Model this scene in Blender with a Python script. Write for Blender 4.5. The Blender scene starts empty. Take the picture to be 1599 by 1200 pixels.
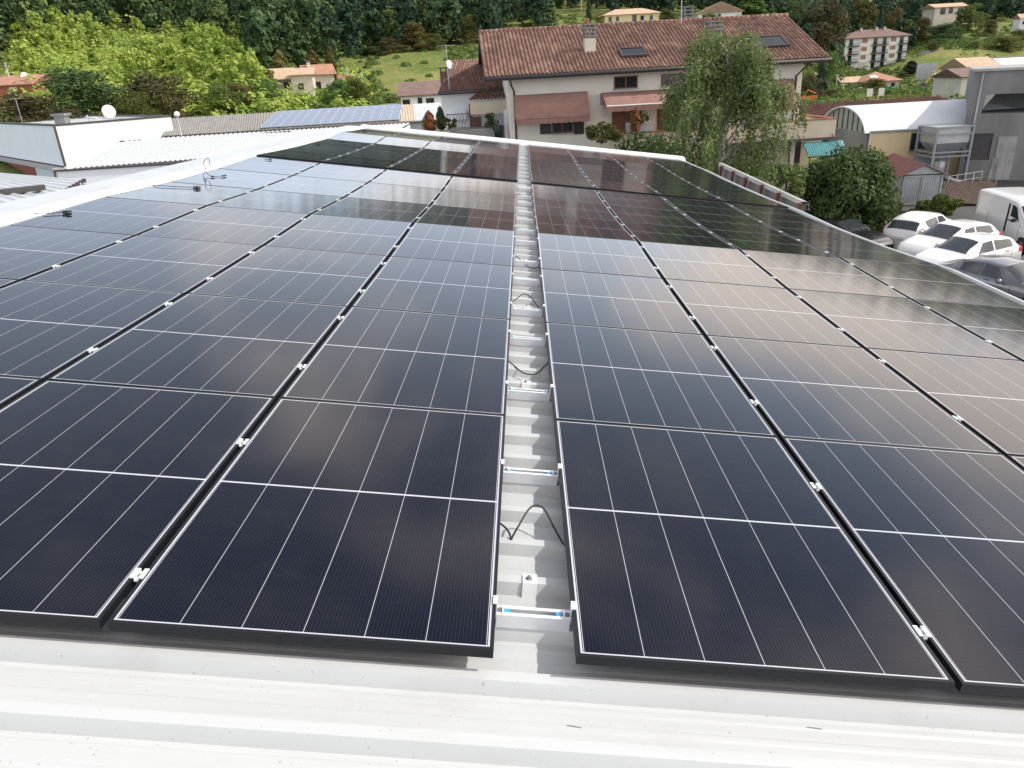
import bpy, math, random
import numpy as np
from mathutils import Matrix, Vector
rad = math.radians
random.seed(7)
S = bpy.context.scene
COL = S.collection

# ------------------------------------------------------------------ camera
H = 8.0                                            # eye height over the yard
W2C = np.array([[0.9985388457074965, 0.012595414296427153, -0.05255015932343243],
                [-0.04340332576659332, -0.3923761561772504, -0.9187802212041392],
                [-0.03219184705525962, 0.9197186024009014, -0.39125615135157255]])
FPX = 1154.03
cam = bpy.data.objects.new('camera', bpy.data.cameras.new('camera'))
COL.objects.link(cam)
cm = Matrix.Identity(4)
for i in range(3):
    cm[i][0] = W2C[0][i]; cm[i][1] = -W2C[1][i]; cm[i][2] = -W2C[2][i]
cm[2][3] = H
cam.matrix_world = cm
cam.data.sensor_width = 36.0
cam.data.lens = FPX / 1599 * 36
cam.data.clip_start = 0.05
cam.data.clip_end = 6000
S.camera = cam

# ------------------------------------------------------------------ sky, sun, exposure
SUN_AZ, SUN_EL = 88.0, 43.0                        # azimuth to the right of +Y
world = bpy.data.worlds.new('World'); S.world = world
world.use_nodes = True
nt = world.node_tree; N = nt.nodes; LK = nt.links
for n in list(N): N.remove(n)
out = N.new('ShaderNodeOutputWorld'); bg = N.new('ShaderNodeBackground')
sky = N.new('ShaderNodeTexSky'); sky.sky_type = 'NISHITA'; sky.sun_disc = False
sky.sun_elevation = rad(SUN_EL); sky.sun_rotation = rad(SUN_AZ)
sky.air_density = 1.0; sky.dust_density = 0.7; sky.ozone_density = 2.2
tc = N.new('ShaderNodeTexCoord'); sep = N.new('ShaderNodeSeparateXYZ')
LK.new(tc.outputs['Generated'], sep.inputs[0])
def wm(op, a, b=None, c=None):
    n = N.new('ShaderNodeMath'); n.operation = op
    for i, x in enumerate((a, b, c)):
        if x is None: continue
        if isinstance(x, (int, float)): n.inputs[i].default_value = x
        else: LK.new(x, n.inputs[i])
    return n.outputs[0]
zc = wm('MAXIMUM', sep.outputs[2], 0.0)
den = wm('ADD', zc, 0.16)
cx = wm('DIVIDE', sep.outputs[0], den); cy = wm('DIVIDE', sep.outputs[1], den)
cmb = N.new('ShaderNodeCombineXYZ'); LK.new(wm('ADD', cx, 0.44), cmb.inputs[0]); LK.new(cy, cmb.inputs[1])
cmb.inputs[2].default_value = 0.0
noi = N.new('ShaderNodeTexNoise'); noi.inputs['Scale'].default_value = 0.85
noi.inputs['Detail'].default_value = 6; noi.inputs['Roughness'].default_value = 0.58
noi.inputs['Distortion'].default_value = 0.35
LK.new(cmb.outputs[0], noi.inputs['Vector'])
# more cloud towards the horizon and towards the sunny side of the valley
bias = wm('ADD', noi.outputs[0], wm('MULTIPLY', wm('MULTIPLY', sep.outputs[0], wm('SUBTRACT', 1.0, zc)), 0.21))
bias = wm('ADD', bias, wm('MULTIPLY', wm('SUBTRACT', 0.30, wm('MINIMUM', zc, 0.30)), 0.30))
mr = N.new('ShaderNodeMapRange'); mr.interpolation_type = 'SMOOTHSTEP'
mr.inputs['From Min'].default_value = 0.46; mr.inputs['From Max'].default_value = 0.66
LK.new(bias, mr.inputs['Value'])
mix = N.new('ShaderNodeMix'); mix.data_type = 'RGBA'
mr.inputs['To Min'].default_value = 0.10
LK.new(mr.outputs[0], mix.inputs[0])
hz = N.new('ShaderNodeMix'); hz.data_type = 'RGBA'           # bright autumn haze low over the valley
LK.new(wm('POWER', 2.718, wm('MULTIPLY', zc, -5.4)), hz.inputs[0]); LK.new(sky.outputs[0], hz.inputs[6]); hz.inputs[7].default_value = (27.0, 32.0, 38.5, 1)
LK.new(hz.outputs[2], mix.inputs[6])
mix.inputs[7].default_value = (22.5, 20.0, 18.0, 1)
LK.new(mix.outputs[2], bg.inputs['Color'])
bg.inputs['Strength'].default_value = 0.10
LK.new(bg.outputs[0], out.inputs['Surface'])

sun = bpy.data.objects.new('sun', bpy.data.lights.new('sun', 'SUN')); COL.objects.link(sun)
sd = Vector((math.sin(rad(SUN_AZ)) * math.cos(rad(SUN_EL)), math.cos(rad(SUN_AZ)) * math.cos(rad(SUN_EL)), math.sin(rad(SUN_EL))))
sun.rotation_euler = sd.to_track_quat('Z', 'Y').to_euler()
sun.location = (60, 20, 80)
sun.data.energy = 3.7; sun.data.angle = rad(0.6); sun.data.color = (1.0, 0.955, 0.89)
S.view_settings.view_transform = 'Standard'; S.view_settings.look = 'None'
S.view_settings.exposure = 0.07; S.view_settings.gamma = 1.0

# ------------------------------------------------------------------ helpers
def ray(px, py):
    return W2C.T @ np.array([(px - 800) / FPX, (py - 600) / FPX, 1.0])
def P(px, py, Y):                                  # point at forward distance Y
    d = ray(px, py); q = d * (Y / d[1]); return Vector((q[0], q[1], q[2] + H))
def G(px, py, z):                                  # point on the level z
    d = ray(px, py); t = (z - H) / d[2]; return Vector((d[0] * t, d[1] * t, z))
def pxof(X, Y, Z):
    q = W2C @ np.array([X, Y, Z - H]); return 800 + FPX * q[0] / q[2], 600 + FPX * q[1] / q[2]

class Frame:
    """a building's own axes: x along its front, y away, z up"""
    def __init__(self, px, py, Y, yaw, z0=0.0):
        p = P(px, py, Y); self.o = Vector((p.x, p.y, z0)); self.yaw = rad(yaw)
        self.e = Vector((math.cos(self.yaw), math.sin(self.yaw), 0)); self.n = Vector((-math.sin(self.yaw), math.cos(self.yaw), 0))
    def hit(self, px, py, y=0.0):                  # local (x, z) on the plane at local y
        d = Vector(ray(px, py)); a = Vector((0, 0, H)) - self.o
        t = (y - a.dot(self.n)) / d.dot(self.n); q = a + d * t
        return q.dot(self.e), q.z
    def hitx(self, px, py, x=0.0):                 # local (y, z) on the plane at local x
        d = Vector(ray(px, py)); a = Vector((0, 0, H)) - self.o
        t = (x - a.dot(self.e)) / d.dot(self.e); q = a + d * t
        return q.dot(self.n), q.z
    def hitz(self, px, py, z):
        w = G(px, py, z + self.o.z) - self.o; return w.dot(self.e), w.dot(self.n)

def tag(o, label=None, cat=None, group=None, kind=None):
    if label: o['label'] = label
    if cat: o['category'] = cat
    if group: o['group'] = group
    if kind: o['kind'] = kind
    return o
def empty(name, loc, rz, label, cat, group=None):
    o = bpy.data.objects.new(name, None); COL.objects.link(o)
    o.empty_display_size = 0.2
    o.location = loc; o.rotation_euler = (0, 0, rz)
    return tag(o, label, cat, group)
def fempty(name, fr, label, cat, group=None):
    return empty(name, fr.o, fr.yaw, label, cat, group)
def link(name, me, parent=None, M=None):
    o = bpy.data.objects.new(name, me); COL.objects.link(o)
    if parent: o.parent = parent
    if M is not None: o.matrix_basis = M
    return o

class MB:
    def __init__(self): self.v = []; self.f = []; self.m = []; self.uv = None
    def add(self, vs, fs, mi=0):
        b = len(self.v); self.v += [tuple(x) for x in vs]
        for f in fs: self.f.append(tuple(b + i for i in f)); self.m.append(mi)
        return self
    def box(self, x0, x1, y0, y1, z0, z1, mi=0, M=None):
        vs = [Vector((x, y, z)) for z in (z0, z1) for y in (y0, y1) for x in (x0, x1)]
        if M is not None: vs = [M @ q for q in vs]
        return self.add(vs, [(0, 2, 3, 1), (4, 5, 7, 6), (0, 1, 5, 4), (2, 6, 7, 3), (0, 4, 6, 2), (1, 3, 7, 5)], mi)
    def prism(self, poly, d, mi=0):                # planar polygon (3-D points) pushed along d
        n = len(poly); d = Vector(d); a = [Vector(q) for q in poly]; b = [q + d for q in a]
        fs = [tuple(range(n))[::-1], tuple(range(n, 2 * n))] + [(i, (i + 1) % n, n + (i + 1) % n, n + i) for i in range(n)]
        return self.add(a + b, fs, mi)
    def tube(self, pts, r, n=8, mi=0, cap=True):
        pts = [Vector(q) for q in pts]; m = len(pts)
        rs = r if isinstance(r, (list, tuple)) else [r] * m
        vs = []; up = None
        for i, q in enumerate(pts):
            t = (pts[min(i + 1, m - 1)] - pts[max(i - 1, 0)])
            if t.length < 1e-9: t = Vector((0, 0, 1))
            t.normalize()
            if up is None: up = Vector((0, 0, 1)) if abs(t.z) < .9 else Vector((1, 0, 0))
            s = t.cross(up)
            if s.length < 1e-4: s = t.cross(Vector((0.3, 1, 0.2)))
            s.normalize(); up = s.cross(t).normalized()
            for k in range(n):
                a = 2 * math.pi * k / n
                vs.append(q + (s * math.cos(a) + up * math.sin(a)) * rs[i])
        fs = [(i * n + k, i * n + (k + 1) % n, (i + 1) * n + (k + 1) % n, (i + 1) * n + k) for i in range(m - 1) for k in range(n)]
        if cap: fs += [tuple(range(n))[::-1], tuple((m - 1) * n + k for k in range(n))]
        return self.add(vs, fs, mi)
    def lathe(self, c, prof, n=16, mi=0, M=None):
        c = Vector(c); vs = []
        for r, z in prof:
            for k in range(n):
                a = 2 * math.pi * k / n; q = Vector((r * math.cos(a), r * math.sin(a), z))
                if M is not None: q = M @ q
                vs.append(c + q)
        m = len(prof)
        fs = [(i * n + k, i * n + (k + 1) % n, (i + 1) * n + (k + 1) % n, (i + 1) * n + k) for i in range(m - 1) for k in range(n)]
        fs += [tuple(range(n))[::-1], tuple((m - 1) * n + k for k in range(n))]
        return self.add(vs, fs, mi)
    def patch(self, fn, us, vs_, mi=0):
        b = [fn(u, v) for v in vs_ for u in us]; nu = len(us)
        fs = [(j * nu + i, j * nu + i + 1, (j + 1) * nu + i + 1, (j + 1) * nu + i) for j in range(len(vs_) - 1) for i in range(nu - 1)]
        return self.add(b, fs, mi)
    def mesh(self, name, mats, smooth=False):
        me = bpy.data.meshes.new(name); me.from_pydata(self.v, [], self.f)
        for k in (mats if isinstance(mats, (list, tuple)) else [mats]): me.materials.append(k)
        me.polygons.foreach_set('material_index', self.m)
        if smooth: me.polygons.foreach_set('use_smooth', [True] * len(self.f))
        me.update(); return me
    def build(self, name, mats, parent=None, smooth=False, M=None):
        return link(name, self.mesh(name, mats, smooth), parent, M)

def bevel(o, w, seg=2):
    b = o.modifiers.new('bevel', 'BEVEL'); b.width = w; b.segments = seg; b.limit_method = 'ANGLE'; b.angle_limit = rad(40)
    return o

# ------------------------------------------------------------------ materials
def node_mat(name):
    m = bpy.data.materials.new(name); m.use_nodes = True
    t = m.node_tree; b = t.nodes['Principled BSDF']; return m, t, b
def mat(name, col, rough=0.6, metal=0.0, var=0.12, scale=2.0, bump=0.0, bscale=25.0, spec=0.5, stretch=None, col2=None):
    m, t, b = node_mat(name); n = t.nodes
    tcn = n.new('ShaderNodeTexCoord'); src = tcn.outputs['Object']
    if stretch:
        mp = n.new('ShaderNodeMapping'); mp.inputs['Scale'].default_value = stretch
        t.links.new(src, mp.inputs[0]); src = mp.outputs[0]
    no = n.new('ShaderNodeTexNoise'); no.inputs['Scale'].default_value = scale; no.inputs['Detail'].default_value = 6
    no.inputs['Roughness'].default_value = 0.65
    t.links.new(src, no.inputs['Vector'])
    rp = n.new('ShaderNodeValToRGB'); rp.color_ramp.elements[0].position = 0.32; rp.color_ramp.elements[1].position = 0.68
    c2 = col2 or [min(1, c * (1 + var)) for c in col]
    rp.color_ramp.elements[0].color = (*[c * (1 - var) for c in col], 1); rp.color_ramp.elements[1].color = (*c2, 1)
    t.links.new(no.outputs[0], rp.inputs[0]); t.links.new(rp.outputs[0], b.inputs['Base Color'])
    b.inputs['Roughness'].default_value = rough; b.inputs['Metallic'].default_value = metal
    b.inputs['Specular IOR Level'].default_value = spec
    if bump:
        n2 = n.new('ShaderNodeTexNoise'); n2.inputs['Scale'].default_value = bscale; n2.inputs['Detail'].default_value = 4
        t.links.new(src, n2.inputs['Vector'])
        bp = n.new('ShaderNodeBump'); bp.inputs['Strength'].default_value = bump; bp.inputs['Distance'].default_value = 0.02
        t.links.new(n2.outputs[0], bp.inputs['Height']); t.links.new(bp.outputs[0], b.inputs['Normal'])
    return m
def island_mat(name, ca, cb, rough=0.75, trans=0.0, nscale=0.0, cc=None, objvar=0.0, spec=0.25):
    """each loose leaf or tile its own tint between ca and cb"""
    m, t, b = node_mat(name); n = t.nodes
    g = n.new('ShaderNodeNewGeometry'); rp = n.new('ShaderNodeValToRGB')
    rp.color_ramp.elements[0].color = (*ca, 1); rp.color_ramp.elements[1].color = (*cb, 1)
    if cc: e = rp.color_ramp.elements.new(0.5); e.color = (*cc, 1)
    fac = g.outputs['Random Per Island']
    if nscale:
        tcn = n.new('ShaderNodeTexCoord'); no = n.new('ShaderNodeTexNoise'); no.inputs['Scale'].default_value = nscale; no.inputs['Detail'].default_value = 3
        t.links.new(tcn.outputs['Object'], no.inputs['Vector'])
        ma = n.new('ShaderNodeMath'); ma.operation = 'MULTIPLY_ADD'; ma.inputs[1].default_value = 1.6; ma.inputs[2].default_value = -0.55
        t.links.new(no.outputs[0], ma.inputs[0])
        mb = n.new('ShaderNodeMath'); mb.operation = 'MULTIPLY_ADD'; mb.inputs[1].default_value = 0.5
        t.links.new(fac, mb.inputs[0])
        mc = n.new('ShaderNodeMath'); mc.operation = 'MULTIPLY'; mc.inputs[1].default_value = 0.6
        t.links.new(ma.outputs[0], mc.inputs[0]); t.links.new(mc.outputs[0], mb.inputs[2]); fac = mb.outputs[0]
    t.links.new(fac, rp.inputs[0]); colour = rp.outputs[0]
    if objvar:
        oi = n.new('ShaderNodeObjectInfo'); hs = n.new('ShaderNodeHueSaturation')
        m1 = n.new('ShaderNodeMapRange'); m1.inputs['To Min'].default_value = 0.5 - objvar * 0.25; m1.inputs['To Max'].default_value = 0.5 + objvar * 0.12
        m2 = n.new('ShaderNodeMapRange'); m2.inputs['To Min'].default_value = 1 - objvar * 1.6; m2.inputs['To Max'].default_value = 1 + objvar * 1.6
        t.links.new(oi.outputs['Random'], m1.inputs[0]); t.links.new(oi.outputs['Random'], m2.inputs[0])
        t.links.new(m1.outputs[0], hs.inputs['Hue']); t.links.new(m2.outputs[0], hs.inputs['Value']); t.links.new(colour, hs.inputs['Color'])
        colour = hs.outputs[0]
    t.links.new(colour, b.inputs['Base Color']); b.inputs['Roughness'].default_value = rough
    b.inputs['Specular IOR Level'].default_value = spec
    if trans:
        tr = n.new('ShaderNodeBsdfTranslucent'); t.links.new(colour, tr.inputs[0])
        mx = n.new('ShaderNodeMixShader'); mx.inputs[0].default_value = trans
        o = t.nodes['Material Output']
        t.links.new(b.outputs[0], mx.inputs[1]); t.links.new(tr.outputs[0], mx.inputs[2]); t.links.new(mx.outputs[0], o.inputs[0])
    return m

M = {}
M['white_sheet'] = mat('white_sheet', (0.51, 0.53, 0.535), 0.42, 0, 0.04, 1.6, 0, 60, 0.4, stretch=(.5, 9, 1))
def add_specks(m, scale=70, lo=.70, hi=.73, k=.45):      # grit and small stains lying on a surface
    t = m.node_tree; n = t.nodes; b = n['Principled BSDF']; src = b.inputs['Base Color'].links[0].from_socket
    tcn = n.new('ShaderNodeTexCoord'); no = n.new('ShaderNodeTexNoise'); no.inputs['Scale'].default_value = scale; no.inputs['Detail'].default_value = 2
    t.links.new(tcn.outputs['Object'], no.inputs['Vector'])
    r = n.new('ShaderNodeMapRange'); r.inputs['From Min'].default_value = lo; r.inputs['From Max'].default_value = hi; r.inputs['To Max'].default_value = k
    t.links.new(no.outputs[0], r.inputs['Value'])
    n2 = n.new('ShaderNodeTexNoise'); n2.inputs['Scale'].default_value = 2.3; n2.inputs['Detail'].default_value = 7; n2.inputs['Roughness'].default_value = .7
    t.links.new(tcn.outputs['Object'], n2.inputs['Vector'])
    r2 = n.new('ShaderNodeMapRange'); r2.inputs['From Min'].default_value = .52; r2.inputs['From Max'].default_value = .75; r2.inputs['To Max'].default_value = .16
    t.links.new(n2.outputs[0], r2.inputs['Value'])
    a = n.new('ShaderNodeMath'); a.operation = 'MAXIMUM'; t.links.new(r.outputs[0], a.inputs[0]); t.links.new(r2.outputs[0], a.inputs[1])
    mx = n.new('ShaderNodeMix'); mx.data_type = 'RGBA'; t.links.new(a.outputs[0], mx.inputs[0]); t.links.new(src, mx.inputs[6]); mx.inputs[7].default_value = (.23, .20, .17, 1)
    t.links.new(mx.outputs[2], b.inputs['Base Color'])
add_specks(M['white_sheet'])
M['grey_sheet'] = mat('grey_sheet', (0.50, 0.53, 0.55), 0.5, 0, 0.08, 1.2)
M['flash_white'] = mat('flash_white', (0.72, 0.745, 0.75), 0.45, 0, 0.05, 3)
M['frame_black'] = mat('frame_black', (0.010, 0.011, 0.014), 0.45, 0.0, 0.1, 6, spec=0.3)
M['alu'] = mat('alu', (0.72, 0.74, 0.76), 0.32, 0.85, 0.08, 20)
M['alu_white'] = mat('alu_white', (0.80, 0.82, 0.84), 0.35, 0.25, 0.05, 20)
M['steel'] = mat('steel', (0.35, 0.36, 0.37), 0.35, 0.9, 0.1, 20)
M['blue_film'] = mat('blue_film', (0.05, 0.33, 0.62), 0.3, 0, 0.1, 30)
M['cable'] = mat('cable', (0.012, 0.012, 0.013), 0.45)
M['plaster_white'] = mat('plaster_white', (0.74, 0.69, 0.60), 0.85, 0, 0.06, 0.7, 0.15, 30)
M['plaster_bright'] = mat('plaster_bright', (0.82, 0.82, 0.79), 0.8, 0, 0.04, 0.6)
M['plaster_blue_shade'] = mat('plaster_blue_shade', (0.72, 0.76, 0.80), 0.6, 0, 0.04, 0.6)  # cool tint carries the hall front's shade; also used on other pale walls
M['plaster_beige'] = mat('plaster_beige', (0.56, 0.48, 0.37), 0.85, 0, 0.08, 0.8, 0.1, 30)
M['plaster_cream'] = mat('plaster_cream', (0.66, 0.54, 0.33), 0.85, 0, 0.08, 0.6, 0.1, 30)
M['plaster_old'] = mat('plaster_old', (0.60, 0.55, 0.46), 0.85, 0, 0.12, 0.5)
M['concrete'] = mat('concrete', (0.20, 0.20, 0.197), 0.9, 0, 0.25, 0.6, 0.3, 12, stretch=(1, 1, 0.35))
M['concrete_light'] = mat('concrete_light', (0.36, 0.355, 0.34), 0.9, 0, 0.2, 0.8, 0.2, 14)
M['dark'] = mat('dark', (0.012, 0.012, 0.012), 0.8)
M['dark_trim'] = mat('dark_trim', (0.06, 0.055, 0.055), 0.5)
M['brown_trim'] = mat('brown_trim', (0.10, 0.055, 0.04), 0.6)
M['wood_brown'] = mat('wood_brown', (0.16, 0.06, 0.03), 0.5, 0, 0.25, 4, stretch=(6, 6, 0.6))
M['wood_dark'] = mat('wood_dark', (0.035, 0.022, 0.02), 0.5, 0, 0.25, 4)
M['glass'] = mat('window_glass', (0.02, 0.028, 0.032), 0.08, 0, 0.2, 2, spec=0.45)
M['shutter_red'] = mat('shutter_red', (0.30, 0.055, 0.04), 0.6, 0, 0.1, 2)
M['awning'] = mat('awning_cloth', (0.27, 0.15, 0.125), 0.85, 0, 0.16, 1.2, 0.2, 40, stretch=(1, 1, 2.5))
M['tile'] = island_mat('roof_tile', (0.12, 0.072, 0.056), (0.40, 0.265, 0.205), 0.9, nscale=0.7, cc=(0.225, 0.13, 0.10))
M['tile_dark'] = island_mat('roof_tile_dark', (0.10, 0.05, 0.042), (0.24, 0.12, 0.09), 0.85, nscale=0.4)
M['tile_orange'] = mat('roof_tile_orange', (0.40, 0.21, 0.14), 0.85, 0, 0.2, 1.5, 0.3, 6)
M['tile_pale'] = mat('roof_tile_pale', (0.52, 0.37, 0.25), 0.85, 0, 0.2, 1.2)
M['tile_brown'] = mat('roof_tile_brown', (0.20, 0.13, 0.11), 0.85, 0, 0.2, 1.2)
M['eternit'] = mat('fibre_cement', (0.30, 0.29, 0.27), 0.9, 0, 0.2, 1.5)
M['zinc'] = mat('zinc_sheet', (0.66, 0.70, 0.75), 0.5, 0.0, 0.06, 0.5)
M['galv'] = mat('galvanised', (0.40, 0.42, 0.44), 0.45, 0.6, 0.15, 2)
M['silo_grey'] = mat('silo_paint', (0.25, 0.28, 0.31), 0.5, 0.2, 0.15, 2)
M['rust_red'] = mat('rust_red_sheet', (0.145, 0.052, 0.045), 0.7, 0, 0.25, 2)
M['rust_brown'] = mat('rust_brown', (0.085, 0.055, 0.042), 0.9, 0, 0.4, 2.5)
M['teal'] = mat('teal_sheet', (0.06, 0.26, 0.28), 0.5, 0, 0.12, 2)
M['teal_light'] = mat('teal_light_sheet', (0.30, 0.50, 0.52), 0.5, 0, 0.12, 2)
M['pv_blue'] = mat('pv_blue', (0.055, 0.10, 0.20), 0.22, 0, 0.12, 1.0, spec=0.8)
M['asphalt'] = mat('asphalt', (0.075, 0.075, 0.075), 0.92, 0, 0.2, 0.5, 0.4, 60)
M['bark'] = mat('bark', (0.07, 0.055, 0.04), 0.95, 0, 0.3, 3)
M['bark_pale'] = mat('bark_pale', (0.38, 0.36, 0.32), 0.9, 0, 0.35, 3)
M['white_paint'] = mat('white_paint', (0.80, 0.80, 0.80), 0.35, 0, 0.03, 2)
M['dish'] = mat('dish_paint', (0.72, 0.70, 0.66), 0.5, 0, 0.05, 2)
M['dish_rusty'] = mat('dish_rusty', (0.74, 0.72, 0.68), 0.6, 0, 0.02, 1.1, col2=(0.50, 0.22, 0.11))
_r = [n_ for n_ in M['dish_rusty'].node_tree.nodes if n_.type == 'VALTORGB'][0].color_ramp
_r.elements[0].position = 0.56; _r.elements[1].position = 0.62
M['red_post'] = mat('red_post', (0.085, 0.024, 0.02), 0.7)
M['yellow'] = mat('machine_yellow', (0.55, 0.33, 0.03), 0.5, 0, 0.15, 2)
M['orange'] = mat('barrier_orange', (0.62, 0.16, 0.02), 0.6)
M['green_paint'] = mat('green_paint', (0.02, 0.22, 0.09), 0.5)
M['globe'] = mat('lamp_globe', (0.85, 0.85, 0.84), 0.3)
M['terracotta'] = mat('terracotta', (0.30, 0.11, 0.06), 0.8)
M['rubber'] = mat('rubber', (0.018, 0.018, 0.018), 0.85)
M['rim'] = mat('wheel_rim', (0.45, 0.46, 0.47), 0.3, 0.8)
def car_mat(name, col, metal=0.0):
    m, t, b = node_mat(name); b.inputs['Base Color'].default_value = (*col, 1); b.inputs['Roughness'].default_value = 0.28
    b.inputs['Metallic'].default_value = metal; b.inputs['Coat Weight'].default_value = 0.8; b.inputs['Coat Roughness'].default_value = 0.04
    return m
M['car_white'] = car_mat('car_white', (0.78, 0.78, 0.77)); M['car_black'] = car_mat('car_black', (0.02, 0.02, 0.024), 0.3)
M['car_grey'] = car_mat('car_grey', (0.20, 0.20, 0.22), 0.6); M['car_navy'] = car_mat('car_navy', (0.05, 0.06, 0.09), 0.4)
M['car_glass'] = mat('car_glass', (0.035, 0.042, 0.046), 0.05, 0, 0.05, 2, spec=1.0)
M['tail_red'] = mat('tail_red', (0.42, 0.02, 0.025), 0.2); M['head_clear'] = mat('head_clear', (0.45, 0.47, 0.48), 0.12, 0.4)

# solar cell glass: UV in metres (u across the panel, v along it)
PW, PL = 1.134, 1.6653
def pv_mat():
    m, t, b = node_mat('solar_glass'); n = t.nodes; L = t.links
    def mth(op, a, bb=None, clamp=False):
        k = n.new('ShaderNodeMath'); k.operation = op; k.use_clamp = clamp
        for i, x in enumerate((a, bb)):
            if x is None: continue
            if isinstance(x, (int, float)): k.inputs[i].default_value = x
            else: L.new(x, k.inputs[i])
        return k.outputs[0]
    uvn = n.new('ShaderNodeUVMap'); sp = n.new('ShaderNodeSeparateXYZ'); L.new(uvn.outputs[0], sp.inputs[0])
    U, V = sp.outputs[0], sp.outputs[1]
    cw = (PW - 2 * 0.022) / 6
    u1 = mth('SUBTRACT', U, 0.022)
    colline = mth('LESS_THAN', mth('ABSOLUTE', mth('SUBTRACT', mth('FRACT', mth('ADD', mth('DIVIDE', u1, cw), 0.5)), 0.5)), 0.0009 / cw)
    mid = mth('LESS_THAN', mth('ABSOLUTE', mth('SUBTRACT', V, PL / 2)), 0.0050)
    eu = mth('MINIMUM', U, mth('SUBTRACT', PW, U)); ev = mth('MINIMUM', V, mth('SUBTRACT', PL, V))
    edge = mth('LESS_THAN', mth('MINIMUM', eu, ev), 0.0180)
    white = mth('MAXIMUM', mth('MAXIMUM', colline, mid), edge)
    bus = mth('LESS_THAN', mth('FRACT', mth('DIVIDE', mth('ADD', u1, 0.0056), cw / 16)), 0.085)
    # narrow gap between half cells along the length
    rows = mth('LESS_THAN', mth('FRACT', mth('DIVIDE', V, 0.0905)), 0.012)
    c1 = n.new('ShaderNodeMix'); c1.data_type = 'RGBA'; L.new(mth('MAXIMUM', bus, mth('MULTIPLY', rows, 0.4)), c1.inputs[0])
    c1.inputs[6].default_value = (0.0014, 0.0028, 0.0095, 1); c1.inputs[7].default_value = (0.024, 0.031, 0.055, 1)
    c2 = n.new('ShaderNodeMix'); c2.data_type = 'RGBA'; L.new(white, c2.inputs[0]); L.new(c1.outputs[2], c2.inputs[6])
    c2.inputs[7].default_value = (0.52, 0.545, 0.58, 1)
    # faint dust
    tcn = n.new('ShaderNodeTexCoord'); no = n.new('ShaderNodeTexNoise'); no.inputs['Scale'].default_value = 5; no.inputs['Detail'].default_value = 8
    L.new(tcn.outputs['Object'], no.inputs['Vector'])
    du = mth('MULTIPLY', mth('POWER', no.outputs[0], 5.0), 0.07)
    c3 = n.new('ShaderNodeMix'); c3.data_type = 'RGBA'; L.new(du, c3.inputs[0]); L.new(c2.outputs[2], c3.inputs[6]); c3.inputs[7].default_value = (0.45, 0.42, 0.38, 1)
    L.new(c3.outputs[2], b.inputs['Base Color'])
    b.inputs['Roughness'].default_value = PV_ROUGH
    b.inputs['IOR'].default_value = 1.34
    return m
PV_ROUGH = 0.095
M['pv'] = pv_mat()

# foliage
M['leaf_dark'] = island_mat('leaf_dark', (0.028, 0.055, 0.022), (0.115, 0.165, 0.05), trans=0.25, nscale=0.45, objvar=0.25)
M['leaf_mid'] = island_mat('leaf_mid', (0.05, 0.095, 0.024), (0.19, 0.255, 0.06), trans=0.3, nscale=0.5, objvar=0.25)
M['leaf_yellow'] = island_mat('leaf_yellow', (0.10, 0.12, 0.03), (0.30, 0.29, 0.09), trans=0.3, nscale=0.5, objvar=0.25)
M['leaf_brown'] = island_mat('leaf_brown', (0.05, 0.06, 0.025), (0.17, 0.15, 0.06), trans=0.25, nscale=0.5, objvar=0.1)
M['leaf_bright'] = island_mat('leaf_bright', (0.13, 0.23, 0.035), (0.58, 0.66, 0.15), trans=0.35, nscale=0.09)
M['needle'] = island_mat('needle', (0.018, 0.042, 0.026), (0.075, 0.115, 0.06), trans=0.1, nscale=0.5, objvar=0.2)
M['birch_leaf'] = island_mat('birch_leaf', (0.085, 0.130, 0.042), (0.275, 0.335, 0.125), trans=0.3, nscale=0.35)
M['bush_leaf'] = island_mat('bush_leaf', (0.035, 0.065, 0.02), (0.14, 0.195, 0.065), trans=0.25, nscale=0.6)
M['dry_leaf'] = island_mat('dry_leaf', (0.14, 0.05, 0.02), (0.32, 0.14, 0.05), trans=0.2, nscale=1.5)
M['wood_leaf'] = island_mat('wood_leaf', (0.022, 0.050, 0.024), (0.30, 0.36, 0.11), trans=0.3, nscale=0.075, cc=(0.085, 0.145, 0.055))
M['skyglass'] = mat('skylight_glass', (0.012, 0.016, 0.02), 0.25, 0, 0.1, 2, spec=0.2)
M['forest_leaf'] = island_mat('forest_leaf', (0.010, 0.030, 0.026), (0.26, 0.31, 0.11), trans=0.25, nscale=0.075, cc=(0.045, 0.090, 0.045))

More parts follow.
